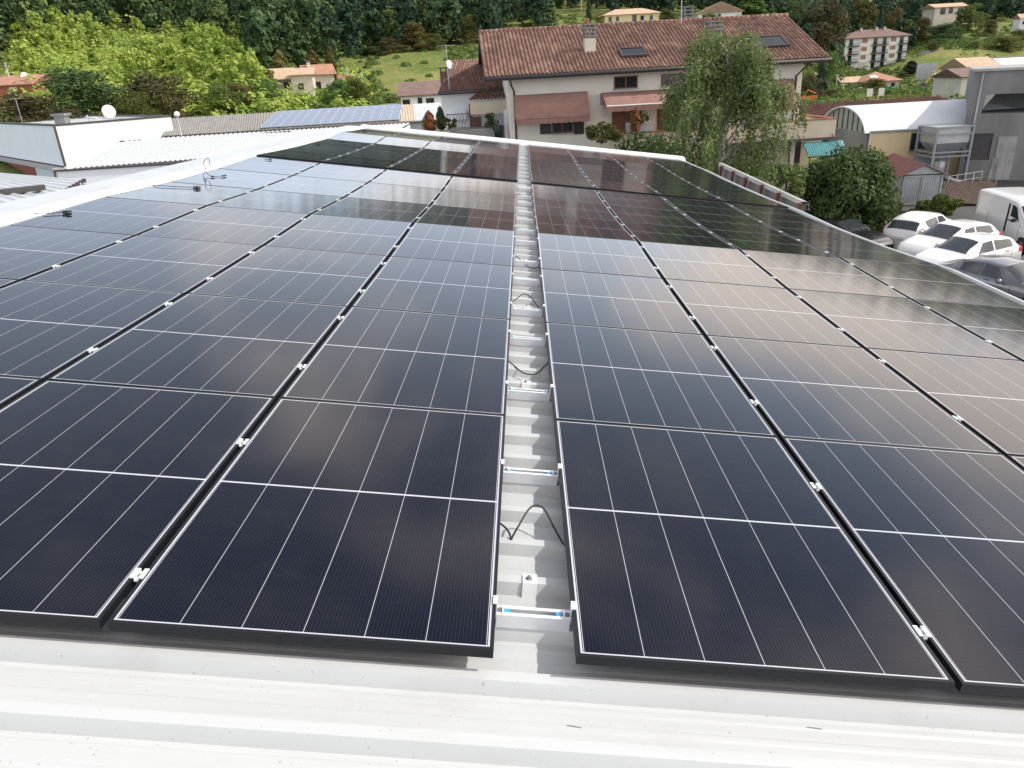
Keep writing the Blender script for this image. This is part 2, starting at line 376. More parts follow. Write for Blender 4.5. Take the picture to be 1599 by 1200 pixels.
# ------------------------------------------------------------------ the ground: flat yard and valley floor, hill beyond
def prof(px, pts):                                 # pts: (Y, image row of the ground there) -> list of (Y, z)
    r = []
    for Y, q in pts:
        if q is None: r.append((Y, 0.0))
        elif isinstance(q, str): r.append((Y, float(q)))
        else: r.append((Y, P(px, q, Y).z))
    return r
PROF = []
for px, pts in [
    (-300, [(60, '0'), (95, '2'), (130, '9'), (180, '22'), (260, '38'), (420, '64'), (700, '90')]),
    (60,  [(60, '0'), (92, 186), (112, 150), (150, 95), (185, 55), (260, 12), (420, -30), (700, '92')]),
    (300, [(60, '0'), (98, 184), (115, 158), (165, 90), (200, 62), (260, 30), (420, -14), (700, '85')]),
    (470, [(60, '0'), (100, 176), (128, 152), (150, 140), (185, 100), (260, 55), (420, -6), (700, '80')]),
    (640, [(60, '0'), (100, 165), (122, 152), (160, 118), (195, 86), (270, 50), (420, -6), (700, '80')]),
    (900, [(60, '0'), (140, '0'), (200, 78), (240, 50), (290, 24), (340, 4), (460, -18), (700, '85')]),
    (1150, [(60, '0'), (150, '0'), (230, 70), (270, 38), (340, 16), (460, -8), (700, '85')]),
    (1350, [(60, '0'), (215, '-0.6'), (285, 112), (312, 106), (330, 84), (400, 44), (520, 2), (700, '95')]),
    (1480, [(60, '0'), (215, '-0.6'), (255, 106), (272, 84), (300, 70), (350, 38), (430, 18), (560, -6), (720, '105')]),
    (1620, [(60, '0'), (215, '-0.6'), (260, 100), (290, 70), (350, 40), (430, 14), (560, -10), (720, '110')]),
    (2000, [(60, '0'), (200, '0'), (300, '20'), (500, '60'), (720, '110')])]:
    d = ray(px, 100); PROF.append((d[0] / d[1], prof(px, pts)))
def lin(pts, x):
    if x <= pts[0][0]: return pts[0][1]
    for (x0, y0), (x1, y1) in zip(pts, pts[1:]):
        if x <= x1: return y0 + (y1 - y0) * (x - x0) / (x1 - x0)
    return pts[-1][1]
def ground_z(X, Y):
    if Y < 55: return 0.0
    a = X / Y
    if a <= PROF[0][0]: return lin(PROF[0][1], Y)
    for (a0, p0), (a1, p1) in zip(PROF, PROF[1:]):
        if a <= a1:
            t = (a - a0) / (a1 - a0); t = t * t * (3 - 2 * t)
            return lin(p0, Y) * (1 - t) + lin(p1, Y) * t
    return lin(PROF[-1][1], Y)

def grass_mat():
    m, t, b = node_mat('hill_grass'); n = t.nodes; L = t.links
    tcn = n.new('ShaderNodeTexCoord')
    n1 = n.new('ShaderNodeTexNoise'); n1.inputs['Scale'].default_value = 0.045; n1.inputs['Detail'].default_value = 8; n1.inputs['Roughness'].default_value = 0.7
    n2 = n.new('ShaderNodeTexNoise'); n2.inputs['Scale'].default_value = 0.9; n2.inputs['Detail'].default_value = 8; n2.inputs['Roughness'].default_value = 0.75
    L.new(tcn.outputs['Object'], n1.inputs['Vector']); L.new(tcn.outputs['Object'], n2.inputs['Vector'])
    ad = n.new('ShaderNodeMath'); ad.operation = 'MULTIPLY_ADD'; ad.inputs[1].default_value = 0.55
    L.new(n2.outputs[0], ad.inputs[0]); mm = n.new('ShaderNodeMath'); mm.operation = 'MULTIPLY'; mm.inputs[1].default_value = 0.5
    L.new(n1.outputs[0], mm.inputs[0]); L.new(mm.outputs[0], ad.inputs[2])
    rp = n.new('ShaderNodeValToRGB'); r = rp.color_ramp
    r.elements[0].position = 0.38; r.elements[0].color = (0.05, 0.095, 0.02, 1)
    r.elements[1].position = 0.64; r.elements[1].color = (0.31, 0.275, 0.11, 1)
    e = r.elements.new(0.51); e.color = (0.15, 0.195, 0.05, 1)
    L.new(ad.outputs[0], rp.inputs[0]); L.new(rp.outputs[0], b.inputs['Base Color']); b.inputs['Roughness'].default_value = 0.95
    b.inputs['Specular IOR Level'].default_value = 0.1
    bp = n.new('ShaderNodeBump'); bp.inputs['Strength'].default_value = 0.8; bp.inputs['Distance'].default_value = 0.4
    L.new(n2.outputs[0], bp.inputs['Height']); L.new(bp.outputs[0], b.inputs['Normal'])
    return m
M['grass'] = grass_mat()
xs = sorted(set([-805] + list(np.arange(-760, 761, 5.0)) + [805]))
ys = sorted(set([-205, -100, -50, 0, 30, 50] + list(np.arange(54, 330, 3.0)) + list(np.arange(330, 810, 10.0))))
g = MB(); g.patch(lambda x, y: (x, y, ground_z(x, y)), xs, ys)
tag(g.build('ground', M['grass'], smooth=True), kind='structure')
a = MB(); a.patch(lambda x, y: (x, y, 0.012), [-70, 0, 21, 70], [-60, 10, 54, 60])
tag(a.build('parking_lot', M['asphalt']), kind='structure')
r_ = MB(); r_.patch(lambda x, y: (x, y, ground_z(x, y) + 0.06), list(np.linspace(20, 190, 90)), [176, 178, 180, 182, 184])
tag(r_.build('road', M['asphalt']), kind='structure')

# ------------------------------------------------------------------ our roof: its own axes u (right, downhill), v (away), w (up)
Q = Matrix(((0.9912931625908383, 0.0, 0.13167329224996044), (-0.002153558830201623, 0.9998662428096811, 0.01621291688798519),
            (-0.13165568, -0.01635532, 0.99116057)))
C0 = Vector((-0.04657691792418937, -1.7207513504948684, 1.5502954406895482))
MR = Matrix.Translation(Vector((0, 0, H)) - Q @ C0) @ Q.to_4x4()
MRI = MR.inverted()
def roof_hit(px, py, w=0.0):
    d = MRI.to_3x3() @ Vector(ray(px, py)); t = (w - C0.z) / d.z; return C0 + d * t
GX, CG = 0.0235, 0.2473
# lie of each panel row: slope (degrees, + = far edge higher) at its near and far end, on the left and on the right side of the roof
SLOPE = [((0, 0), (0, 0)), ((-.35, -.35), (-.35, -.35)), ((-.2, -.1), (-.2, -.1)), ((.5, .7), (.5, .7)),
         ((-1.7, -.9), (-3.2, -2.2)), ((-.3, .3), (-1.8, -1.1)), ((.6, 1.5), (-1.0, -.3)),
         ((-1.8, -1.2), (-1.5, -1.0)), ((-.9, -.3), (-.9, -.5)), ((-.6, 0), (-.4, -.1)), ((1.9, 2.6), (0, .2)),
         ((-2.4, -1.7), (-.9, -.6)), ((-1.2, -.6), (-.6, -.4))]
ROWV = []; v_ = 0.0
for r in range(13):
    if r == 7: v_ += 0.085
    ROWV.append(v_); v_ += PL + 0.0
VEND = v_
ZL = [0.0]; ZR = [0.0]; NS = 16
ZTAB = {}
zl = zr = 0.0
for r in range(13):
    if r == 7: zl += .022; zr += .022          # the far field sits a little higher
    tl = [zl]; tr = [zr]
    for k in range(NS):
        f = (k + .5) / NS
        sl = SLOPE[r][0][0] * (1 - f) + SLOPE[r][0][1] * f; sr = SLOPE[r][1][0] * (1 - f) + SLOPE[r][1][1] * f
        zl += math.tan(rad(sl)) * PL / NS; zr += math.tan(rad(sr)) * PL / NS
        tl.append(zl); tr.append(zr)
    ZTAB[r] = (tl, tr)
def pz(u, v, r=None):                              # height of the panel plane
    if r is None:
        r = 0
        for k in range(13):
            if v >= ROWV[k]: r = k
    f = (v - ROWV[r]) / PL; f = min(max(f, 0), 1) * NS; i = min(int(f), NS - 1); f -= i
    tl, tr = ZTAB[r]; s = min(max((u + 4.6) / 9.5, 0), 1)
    return (tl[i] * (1 - f) + tl[i + 1] * f) * (1 - s) + (tr[i] * (1 - f) + tr[i + 1] * f) * s
def R3(u, v, w): return MR @ Vector((u, v, w))

RIB0, RIBP = 0.226, 0.235
UL, UR, VN, VF = -4.70, 5.02, -6.0, 22.2
root = empty('warehouse', (0, 8, 0), 0, 'white metal roofed warehouse carrying rows of black solar panels', 'warehouse')
root.matrix_world = Matrix.Identity(4); root.location = (0, 8, 0)
RW = Matrix.Translation((0, -8, 0)) @ MR             # roof axes inside the warehouse's own axes
PAN, CRE = -0.128, -0.086
# trapezoidal sheet: each rib a raised crest, two small stiffener folds in the pan between
prof_v = []
k0 = int((VN - RIB0) / RIBP) - 1
for k in range(k0, int((VF - RIB0) / RIBP) + 1):
    c = RIB0 + RIBP * k
    prof_v += [(c - 0.040, PAN), (c - 0.020, CRE), (c + 0.020, CRE), (c + 0.040, PAN), (c + 0.082, PAN), (c + 0.090, PAN + .0025), (c + 0.104, PAN + .0025), (c + 0.112, PAN), (c + 0.150, PAN), (c + 0.158, PAN + .0025), (c + 0.168, PAN + .0025), (c + 0.176, PAN)]
prof_v = [q for q in prof_v if VN < q[0] < VF]
mb = MB()
for u0, u1 in ((UL, 0.12), (0.12, UR)):
    mb.patch(lambda u, i: (u, prof_v[i][0], prof_v[i][1] + pz(u, prof_v[i][0])), [u0, u1], range(len(prof_v)))
mb.build('roof_sheet', M['white_sheet'], root, M=RW)
vv = [VN, -2, 0] + [x + .02 for x in ROWV] + [VEND, VF + 0.12]
def flash(prof_uw, name, m, vs=vv, side=-1):
    b = MB(); n = len(prof_uw)
    b.patch(lambda i, v: (prof_uw[i][0], v, prof_uw[i][1] + (pz(prof_uw[i][0], v) if prof_uw[i][0] > 0 else pz(-4.6, VEND) * max(v, 0) / VEND)), range(n), vs)
    o = b.build(name, m, root, M=RW)
    s = o.modifiers.new('thickness', 'SOLIDIFY'); s.thickness = 0.012; s.offset = -1
    return o
flash([(-4.612, -0.085), (-4.630, -0.055), (-4.70, -0.032), (-4.79, -0.004), (-4.86, 0.004)], 'edge_flashing', M['flash_white'])
flash([(-4.862, -0.002), (-5.05, -0.012), (-5.36, -0.03), (-5.372, -0.27)], 'wall_capping', M['grey_sheet'])  # outer flank's shade is put into the colour, grey against the white flashing
flash([(UR - .005, -0.12), (UR + .02, -0.035), (UR + .040, -0.034), (UR + .045, -0.2)], 'eaves_trim', M['flash_white'])
b = MB()
b.patch(lambda u, i: (u, [VEND + .03, VEND + .06, VEND + .30, VF + .16, VF + .165][i], [-.11, -.03, .045, .052, -.25][i] + pz(u, VEND)), [-4.86, -2, 0, 2, UR + .08], range(5))
o = b.build('verge_flashing', M['flash_white'], root, M=RW); s = o.modifiers.new('thickness', 'SOLIDIFY'); s.thickness = .01; s.offset = -1
# outer walls under the sheet
b = MB(); rim = [R3(-5.36, VN, -.27), R3(UR + .05, VN, -.27), R3(UR + .05, VF + .15, -.42), R3(-5.36, VF + .15, -.42)]
n = 4
vs = [(q.x, q.y - 8, q.z) for q in rim] + [(q.x, q.y - 8, 0) for q in rim]
b.add(vs, [(0, 1, 5, 4), (1, 2, 6, 5), (2, 3, 7, 6), (3, 0, 4, 7)]); b.build('wall', M['plaster_bright'], root)

ORD = ['front', 'second', 'third', 'fourth', 'fifth', 'sixth', 'seventh', 'eighth', 'ninth', 'tenth', 'eleventh', 'twelfth', 'rearmost']
NUM = ['first', 'second', 'third', 'fourth']
def col_u(c): return CG + c * (PW + GX) if c >= 0 else -PW + (c + 1) * (PW + GX)     # left edge of a panel column
COLS = [-4, -3, -2, -1, 0, 1, 2, 3]
# one frame mesh per row and column would repeat; the frame follows the lie of the panel
def panel(r, c):
    u0 = col_u(c); v0 = ROWV[r] + 0.003; L = PL - 0.006; z0 = pz(u0 + PW / 2, ROWV[r] + PL / 2, r)
    rng = random.Random(r * 31 + c)
    rt = bpy.data.objects.new('solar_panel', None); COL.objects.link(rt); rt.empty_display_size = .2
    rt.matrix_world = MR @ Matrix.Translation((u0, v0, z0))
    side = (NUM[-c - 1] + ' column left') if c < 0 else (NUM[c] + ' column right')
    tag(rt, f'black framed solar panel in the {ORD[r]} row, {side} of the white gap', 'solar panel', 'solar panels on the white roof')
    ju, jv = rng.gauss(0, .0006), rng.gauss(0, .0008)
    def zz(u, v): return pz(u0 + u, ROWV[r] + v, r) - z0 + (u - PW / 2) * ju + (v - PL / 2) * jv
    fw, ft = 0.0115, 0.033
    fr = MB(); vs_ = [L * k / 6 for k in range(7)]
    for a0, a1 in ((0, fw), (PW - fw, PW)):         # long sides as bent box beams
        pts = []
        for v in vs_:
            for (u, dz) in ((a0, -ft), (a1, -ft), (a1, 0), (a0, 0)): pts.append((u, v, zz(u, v) + dz))
        fs = [(i * 4 + k, i * 4 + (k + 1) % 4, i * 4 + 4 + (k + 1) % 4, i * 4 + 4 + k) for i in range(6) for k in range(4)] + [(3, 2, 1, 0), (24, 25, 26, 27)]
        fr.add(pts, fs)
    for b0, b1 in ((0.0005, fw), (L - fw, L - .0005)):
        pts = [(u, v, zz(u, v) + dz - .0004) for dz in (-ft, 0) for v in (b0, b1) for u in (fw, PW - fw)]
        fr.add(pts, [(0, 2, 3, 1), (4, 5, 7, 6), (0, 1, 5, 4), (2, 6, 7, 3), (0, 4, 6, 2), (1, 3, 7, 5)])
    fr.build('frame', M['frame_black'], rt)
    gl = MB(); us = [fw, PW * .34, PW * .67, PW - fw]; vg = [fw + (L - 2 * fw) * k / 12 for k in range(13)]
    gl.patch(lambda u, v: (u, v, zz(u, v) - .0016), us, vg)
    me = gl.mesh('glass', M['pv'], True)
    uvl = me.uv_layers.new(name='UVMap'); co = [gl.v[i] for f in gl.f for i in f]
    uvl.data.foreach_set('uv', [x for q in co for x in (q[0], q[1] * PL / L)])
    link('glass', me, rt)
    return rt
for r in range(13):
    for c in COLS: panel(r, c)

# ------------------------------------------------------------------ clamps, short rails and clips on the ribs
def rib_near(v): return RIB0 + RIBP * round((v - RIB0) / RIBP)
CLV = []
for r in range(13):
    a_, b_ = rib_near(ROWV[r] + .40), rib_near(ROWV[r] + 1.30)
    if r == 0: a_ = RIB0; b_ = RIB0 + 4 * RIBP
    CLV.append((a_, b_))
mc = MB()
for s in (-1, 1): mc.box(*sorted((s * .008, s * .0205)), -.025, .025, .0006, .0048)
mc.box(-.008, .008, -.025, .025, -.012, -.008); mc.box(-.0085, -.0062, -.025, .025, -.012, .0048); mc.box(.0062, .0085, -.025, .025, -.012, .0048)
mcb = mc.mesh('mid_clamp', M['alu_white'])
bo = MB(); bo.lathe((0, 0, -.0079), [(.0055, 0), (.0055, .007), (.0025, .0072), (.0025, .004)], 6); bom = bo.mesh('bolt', M['steel'])
HALF = ['near', 'far']
for r in range(13):
    for h in (0, 1):
        v = CLV[r][h]
        for c in (-4, -3, -2, 0, 1, 2):
            u = col_u(c) + PW + GX / 2
            o = bpy.data.objects.new('mid_clamp', mcb); COL.objects.link(o)
            o.matrix_world = MR @ Matrix.Translation((u, v, pz(u, v, r)))
            k = -c - 1 if c < 0 else c + 1
            tag(o, f'silver clamp on {HALF[h]} half of {ORD[r]} row panels, {NUM[k-1]} seam {"left" if c < 0 else "right"} of gap', 'panel clamp', 'clamps between the solar panels')
            if r < 7: link('bolt', bom, o)
ch = MB(); L0, L1 = 0.004, CG - .004
ch.box(L0, L1, -.024, .024, -.050, -.046); ch.box(L0, L1, -.024, -.0195, -.046, 0); ch.box(L0, L1, .0195, .024, -.046, 0)
ch.box(L0, L1, -.0195, -.010, -.0045, 0); ch.box(L0, L1, .010, .0195, -.0045, 0)
chm = ch.mesh('rail_channel', M['alu_white'])
bf = MB(); bf.box(.028, .048, -.0096, .0096, -.018, -.0008); bfm = bf.mesh('blue_film', M['blue_film'])
bf2 = MB(); bf2.box(CG - .05, CG - .03, -.0096, .0096, -.018, -.0008); bfm2 = bf2.mesh('blue_film', M['blue_film'])
ec = MB(); ec.box(.0015, .027, -.02, .02, -.0485, -.044); ec.box(.0015, .0045, -.02, .02, -.044, .0045); ec.box(-.010, .0015, -.02, .02, .0008, .0045)
ec.box(.0225, .027, -.02, .02, -.044, -.030)
ecm = ec.mesh('end_clamp', M['alu_white'])
eb = MB(); eb.lathe((.0135, 0, -.0439), [(.0075, 0), (.0075, .009), (.0035, .0095), (.0035, .018)], 6); ebm = eb.mesh('bolt', M['steel'])
for r in range(13):
    for h in (0, 1):
        v = CLV[r][h]; z = pz(.12, v, r)
        o = bpy.data.objects.new('short_rail', chm); COL.objects.link(o); o.matrix_world = MR @ Matrix.Translation((0, v, z - .036))
        tag(o, f'short aluminium rail across the white gap beside the {HALF[h]} half of {ORD[r]} row', 'mounting rail', 'short rails across the gap')
        if r < 5: link('blue_film', bfm, o); link('blue_film', bfm2, o)
        for s, u in ((1, 0.0), (-1, CG)):
            o = bpy.data.objects.new('end_clamp', ecm); COL.objects.link(o)
            o.matrix_world = MR @ Matrix.Translation((u, v, z)) @ Matrix.Scale(s, 4, (1, 0, 0)) if s == 1 else MR @ Matrix.Translation((u, v, z)) @ Matrix.Rotation(math.pi, 4, 'Z')
            tag(o, f'silver end clamp on {"left" if s == 1 else "right"} side of gap, {HALF[h]} half of {ORD[r]} row', 'end clamp', 'end clamps along the gap')
            if r < 7: link('bolt', ebm, o)
# bolted saddles on the bare ribs between the rails
sad = MB()
sad.prism([(-.022, -.046, -.042), (-.022, -.024, .003), (-.022, .024, .003), (-.022, .046, -.042), (-.022, .049, -.042), (-.022, .0262, .0055), (-.022, -.0262, .0055), (-.022, -.049, -.042)], (.052, 0, 0))
sadm = sad.mesh('rib_saddle', M['flash_white'])
sb = MB(); sb.lathe((0, 0, .0056), [(.013, 0), (.011, .003), (.0065, .004), (.0065, .011), (.003, .0115)], 10); sbm = sb.mesh('screw', M['steel'])
occ = [x for p_ in CLV for x in p_]
n = 0
for r in range(13):
    v = rib_near(ROWV[r] + (.65 if r else .55)); v = RIB0 + RIBP * (round((v - RIB0) / RIBP))
    while any(abs(v - x) < .1 for x in occ): v += RIBP
    if r == 0: v = RIB0 + RIBP
    o = bpy.data.objects.new('rib_saddle', sadm); COL.objects.link(o)
    o.matrix_world = MR @ Matrix.Translation((.115 + random.uniform(-.01, .02), v, pz(.1, v) + CRE))
    tag(o, f'small white saddle with a screw on a bare rib in the gap, {ORD[r]} row', 'rib saddle', 'screwed saddles in the gap')
    link('screw', sbm, o)

# ------------------------------------------------------------------ cables
def smooth_path(pts, n=8):
    pts = [Vector(q) for q in pts]; r = []
    P_ = [pts[0] * 2 - pts[1]] + pts + [pts[-1] * 2 - pts[-2]]
    for i in range(1, len(P_) - 2):
        a, b, c, d = P_[i - 1:i + 3]
        for k in range(n):
            t = k / n
            r.append(.5 * (2 * b + (c - a) * t + (2 * a - 5 * b + 4 * c - d) * t * t + (3 * b - a - 3 * c + d) * t ** 3))
    return r + [pts[-1]]
def cable(pts, rr, label, name='cable', conn=()):
    org = Vector(pts[0]); b = MB(); b.tube([q - org for q in smooth_path(pts)], rr, 7)
    o = b.build(name, M['cable'], None, True)
    o.matrix_world = MR @ Matrix.Translation(org)
    tag(o, label, 'cable', 'black solar cables')
    for p0, p1 in conn:
        p0 = Vector(p0) - org; p1 = Vector(p1) - org; d = p1 - p0
        k = MB(); k.tube([p0, p0 + d * .35, p0 + d * .36, p0 + d * .7, p0 + d * .71, p1], [.007, .007, .011, .011, .008, .008], 8)
        k.build('connector', M['cable'], o, True)
    return o
g_ = lambda px, py, w=0.0: roof_hit(px, py, w)
cable([(-.03, .86, -.10), (.010, .80, -.085), (.035, .735, -.07), (.05, .70, -.085)], .004, 'short black cable end poking out under the left panel of the front row')
cable([(.045, .70, -.09), (.07, .74, -.055), (.12, .83, -.012), (.17, .84, -.018), (.215, .77, -.06), (.27, .66, -.10)], .004, 'black cable arching over the front part of the white gap')
cable([(-.03, 2.70, -.07), (.03, 2.62, -.085), (.10, 2.50, -.09), (.17, 2.50, -.09), (.23, 2.62, -.08), (.28, 2.75, -.07)], .004, 'black cable sagging across the gap beside the second row')
cable([(-.03, 3.95, -.08), (.03, 4.02, -.06), (.09, 4.12, -.035), (.15, 4.08, -.04), (.21, 3.92, -.07), (.27, 3.78, -.09)], .004, 'black cable arching across the gap beside the third row')
cable([(-.03, 5.65, -.07), (.03, 5.62, -.06), (.10, 5.42, -.075), (.17, 5.28, -.085), (.23, 5.30, -.08), (.28, 5.4, -.07)], .004, 'black cable crossing the gap slantwise beside the fourth row')
for r, dv in ((4, .55), (5, .5), (6, .6), (8, .6)):
    v = ROWV[r] + dv
    cable([(-.03, v + .22, pz(0, v) - .08), (.05, v + .12, pz(0, v) - .075), (.12, v - .02, pz(0, v) - .08), (.18, v - .15, pz(0, v) - .085)], .0042,
          f'black cable end lying slantwise in the gap beside the {ORD[r]} row')
def wl(u, v, dz=.012): return (u, v, pz(u, v) + dz)
def on_panel(px, py, dz=.012):
    q = roof_hit(px, py, 0.0)
    for _ in range(3): q = roof_hit(px, py, pz(q.x, q.y) + dz)
    return (q.x, q.y, q.z)
cable([on_panel(52, 334, -.02), on_panel(66, 333), on_panel(85, 333), on_panel(99, 331, .016)], .004, 'pair of black cables with plugs lying at the edge of the third row', conn=[(on_panel(98, 331, .014), on_panel(112, 330, .014)), (on_panel(98, 333, .014), on_panel(112, 333.5, .014))])
cable([on_panel(228, 289, -.02), on_panel(245, 290), on_panel(270, 291.5), on_panel(304, 293)], .004, 'straight black cable with a double plug on the fifth row by the flashing', conn=[(on_panel(302, 292, .014), on_panel(314, 292.5, .014)), (on_panel(302, 294.5, .014), on_panel(313, 295, .014))])
q0 = on_panel(319, 272, .0)
cable([on_panel(322, 284, .01), on_panel(318, 275, .02), (q0[0] + .02, q0[1], q0[2] + .06), (q0[0] - .03, q0[1] + .1, q0[2] + .16), (q0[0] + .03, q0[1] + .12, q0[2] + .21), (q0[0] + .07, q0[1] + .05, q0[2] + .13), (q0[0] + .02, q0[1], q0[2] + .06), on_panel(330, 275.5), on_panel(346, 275.5)], .004, 'thin black cable looped upright at the roof edge beside the sixth row', conn=[(on_panel(329, 275.5, .014), on_panel(335, 276, .014)), (on_panel(346, 275.5, .014), on_panel(353.5, 274, .014))])
cable([on_panel(411, 249, -.02), on_panel(416, 249), on_panel(420, 249.5)], .004, 'short black cable with plugs at the edge of the eighth row', conn=[(on_panel(419, 249, .014), on_panel(425, 249, .014))])
cable([on_panel(490, 226, -.02), on_panel(495, 225), on_panel(498, 226)], .004, 'tiny black cable plug at the edge of the ninth row', conn=[(on_panel(495, 226, .014), on_panel(500, 226, .014))])
cable([on_panel(513, 219.5), on_panel(515, 217.5, .03), on_panel(522, 218.5), on_panel(533, 220.5)], .004, 'black cable bent back on the tenth row by the flashing', conn=[(on_panel(531, 220.5, .014), on_panel(538, 222, .014))])
cable([on_panel(562, 204, -.02), on_panel(566, 204), on_panel(568, 204)], .004, 'dark cable plug at the far corner of the roof', conn=[(on_panel(566, 204, .014), on_panel(572, 204, .014))])
# steel slivers left on the bare sheet in the foreground
for (x0, y0, x1, y1) in ((885, 1133, 909, 1137), (1260, 1136, 1284, 1139), (838, 917, 856, 918.5), (815, 912, 816, 918)):
    a0 = roof_hit(x0, y0, PAN + .003); a1 = roof_hit(x1, y1, PAN + .003); k = MB(); k.tube([(0, 0, 0), (a1 - a0) * .5 + Vector((0, 0, .0015)), a1 - a0], .0011, 6)
    o = k.build('metal_sliver', M['steel']); o.matrix_world = MR @ Matrix.Translation(a0)
    lab = {885: 'thin steel sliver on the bare white sheet below the gap', 1260: 'thin steel sliver on the white sheet under the right front panels', 838: 'fine steel sliver lying in the gap beside the first rail', 815: 'tiny steel sliver standing askew in the gap near the first saddle'}[x0]
    tag(o, lab, 'metal sliver', 'steel slivers on the roof')

# ------------------------------------------------------------------ building helpers
def wallbox(b, x0, x1, y0, y1, z0, z1, mi=0): return b.box(x0, x1, y0, y1, z0, z1, mi)
def ribbed(p00, p10, p01, p11, n, amp, flat=0.55, dirx=True, vs=(0, .5, 1)):
    """bilinear sheet with n ribs counted from p00 to p10"""
    p00, p10, p01, p11 = map(Vector, (p00, p10, p01, p11))
    nn = (p10 - p00).cross(p01 - p00).normalized()
    if nn.z < 0: nn = -nn
    us = []
    for k in range(n):
        us += [(k, 0), (k + flat * .8, 0), (k + flat, 1), (k + .92, 1)]
    us.append((n, 0))
    def fn(i, v):
        t = us[i][0] / n
        return (p00 * (1 - t) + p10 * t) * (1 - v) + (p01 * (1 - t) + p11 * t) * v + nn * (amp * us[i][1])
    return MB().patch(fn, range(len(us)), list(vs))
def tiles(p00, p10, p01, p11, nc, nr, hgt=0.06, mb=None):
    """barrel tiles, each one its own small shell, rows lapping down the slope (p00-p10 is the eave)"""
    p00, p10, p01, p11 = map(Vector, (p00, p10, p01, p11)); mb = mb or MB()
    nn = (p10 - p00).cross(p01 - p00).normalized()
    if nn.z < 0: nn = -nn
    rng = random.Random(nc * 7 + nr)
    pr = [(0, .0), (.10, .55), (.25, .95), (.36, 1), (.48, .9), (.62, .45), (.70, .05), (.85, -.12), (1.0, .0)]
    for j in range(nr):
        for i in range(nc):
            jit = rng.uniform(-.08, .08); dz = rng.uniform(-.006, .006); vs = []
            for (t, lift) in ((j + jit, .022), (j + 1.14 + jit, 0)):
                v = min(max(t / nr, 0), 1.0)
                for (s, h) in pr:
                    u = (i + s) / nc
                    vs.append((p00 * (1 - u) + p10 * u) * (1 - v) + (p01 * (1 - u) + p11 * u) * v + nn * (h * hgt + lift + dz))
            m = len(pr)
            mb.add(vs, [(k, k + 1, m + k + 1, m + k) for k in range(m - 1)])
    return mb
def window(parent, x0, x1, z0, z1, y, frame='wood_brown', panes=2, face='y', sgn=-1, fw=.06, dep=.05, glass='glass', sill=True):
    """a window set on a wall: frame part with its glass (and sill) as sub-parts. face y: wall at local y, looking sgn"""
    def bx(b, a0, a1, c0, c1, d0, d1):
        lo, hi = sorted((y + sgn * d0, y + sgn * d1))
        if face == 'y': b.box(a0, a1, lo, hi, c0, c1)
        else: b.box(lo, hi, a0, a1, c0, c1)
    f = MB()
    bx(f, x0, x1, z0, z0 + fw, .002, dep); bx(f, x0, x1, z1 - fw, z1, .002, dep)
    bx(f, x0, x0 + fw, z0 + fw, z1 - fw, .002, dep); bx(f, x1 - fw, x1, z0 + fw, z1 - fw, .002, dep)
    for k in range(1, panes):
        c = x0 + (x1 - x0) * k / panes; bx(f, c - fw * .6, c + fw * .6, z0 + fw, z1 - fw, .002, dep)
    o = f.build('window', M[frame], parent)
    gl = MB(); bx(gl, x0 + fw * .5, x1 - fw * .5, z0 + fw * .5, z1 - fw * .5, .001, dep * .45); gl.build('glass', M[glass], o)
    if sill:
        s = MB(); bx(s, x0 - .06, x1 + .06, z0 - .06, z0 - .003, .001, dep + .07); s.build('sill', M['concrete_light'], o)
    return o
def chimney(parent, x, y, z0, z1, w=.5, d=.5, mat_='plaster_old', capm='concrete', slabs=3):
    b = MB(); b.box(x - w / 2, x + w / 2, y - d / 2, y + d / 2, z0, z1); o = b.build('chimney', M[mat_], parent)
    c = MB(); h = .13
    for k in range(slabs):
        zz_ = z1 + .05 + k * h * 1.5
        c.box(x - w * .56, x + w * .56, y - d * .56, y + d * .56, zz_, zz_ + h * .6)
        for sx in (-1, 1):
            for sy in (-1, 1): c.box(x + sx * w * .42 - .05, x + sx * w * .42 + .05, y + sy * d * .42 - .05, y + sy * d * .42 + .05, zz_ - h * .9 if k else z1 + .001, zz_ - .001)
    c.build('chimney_cap', M[capm], o); return o
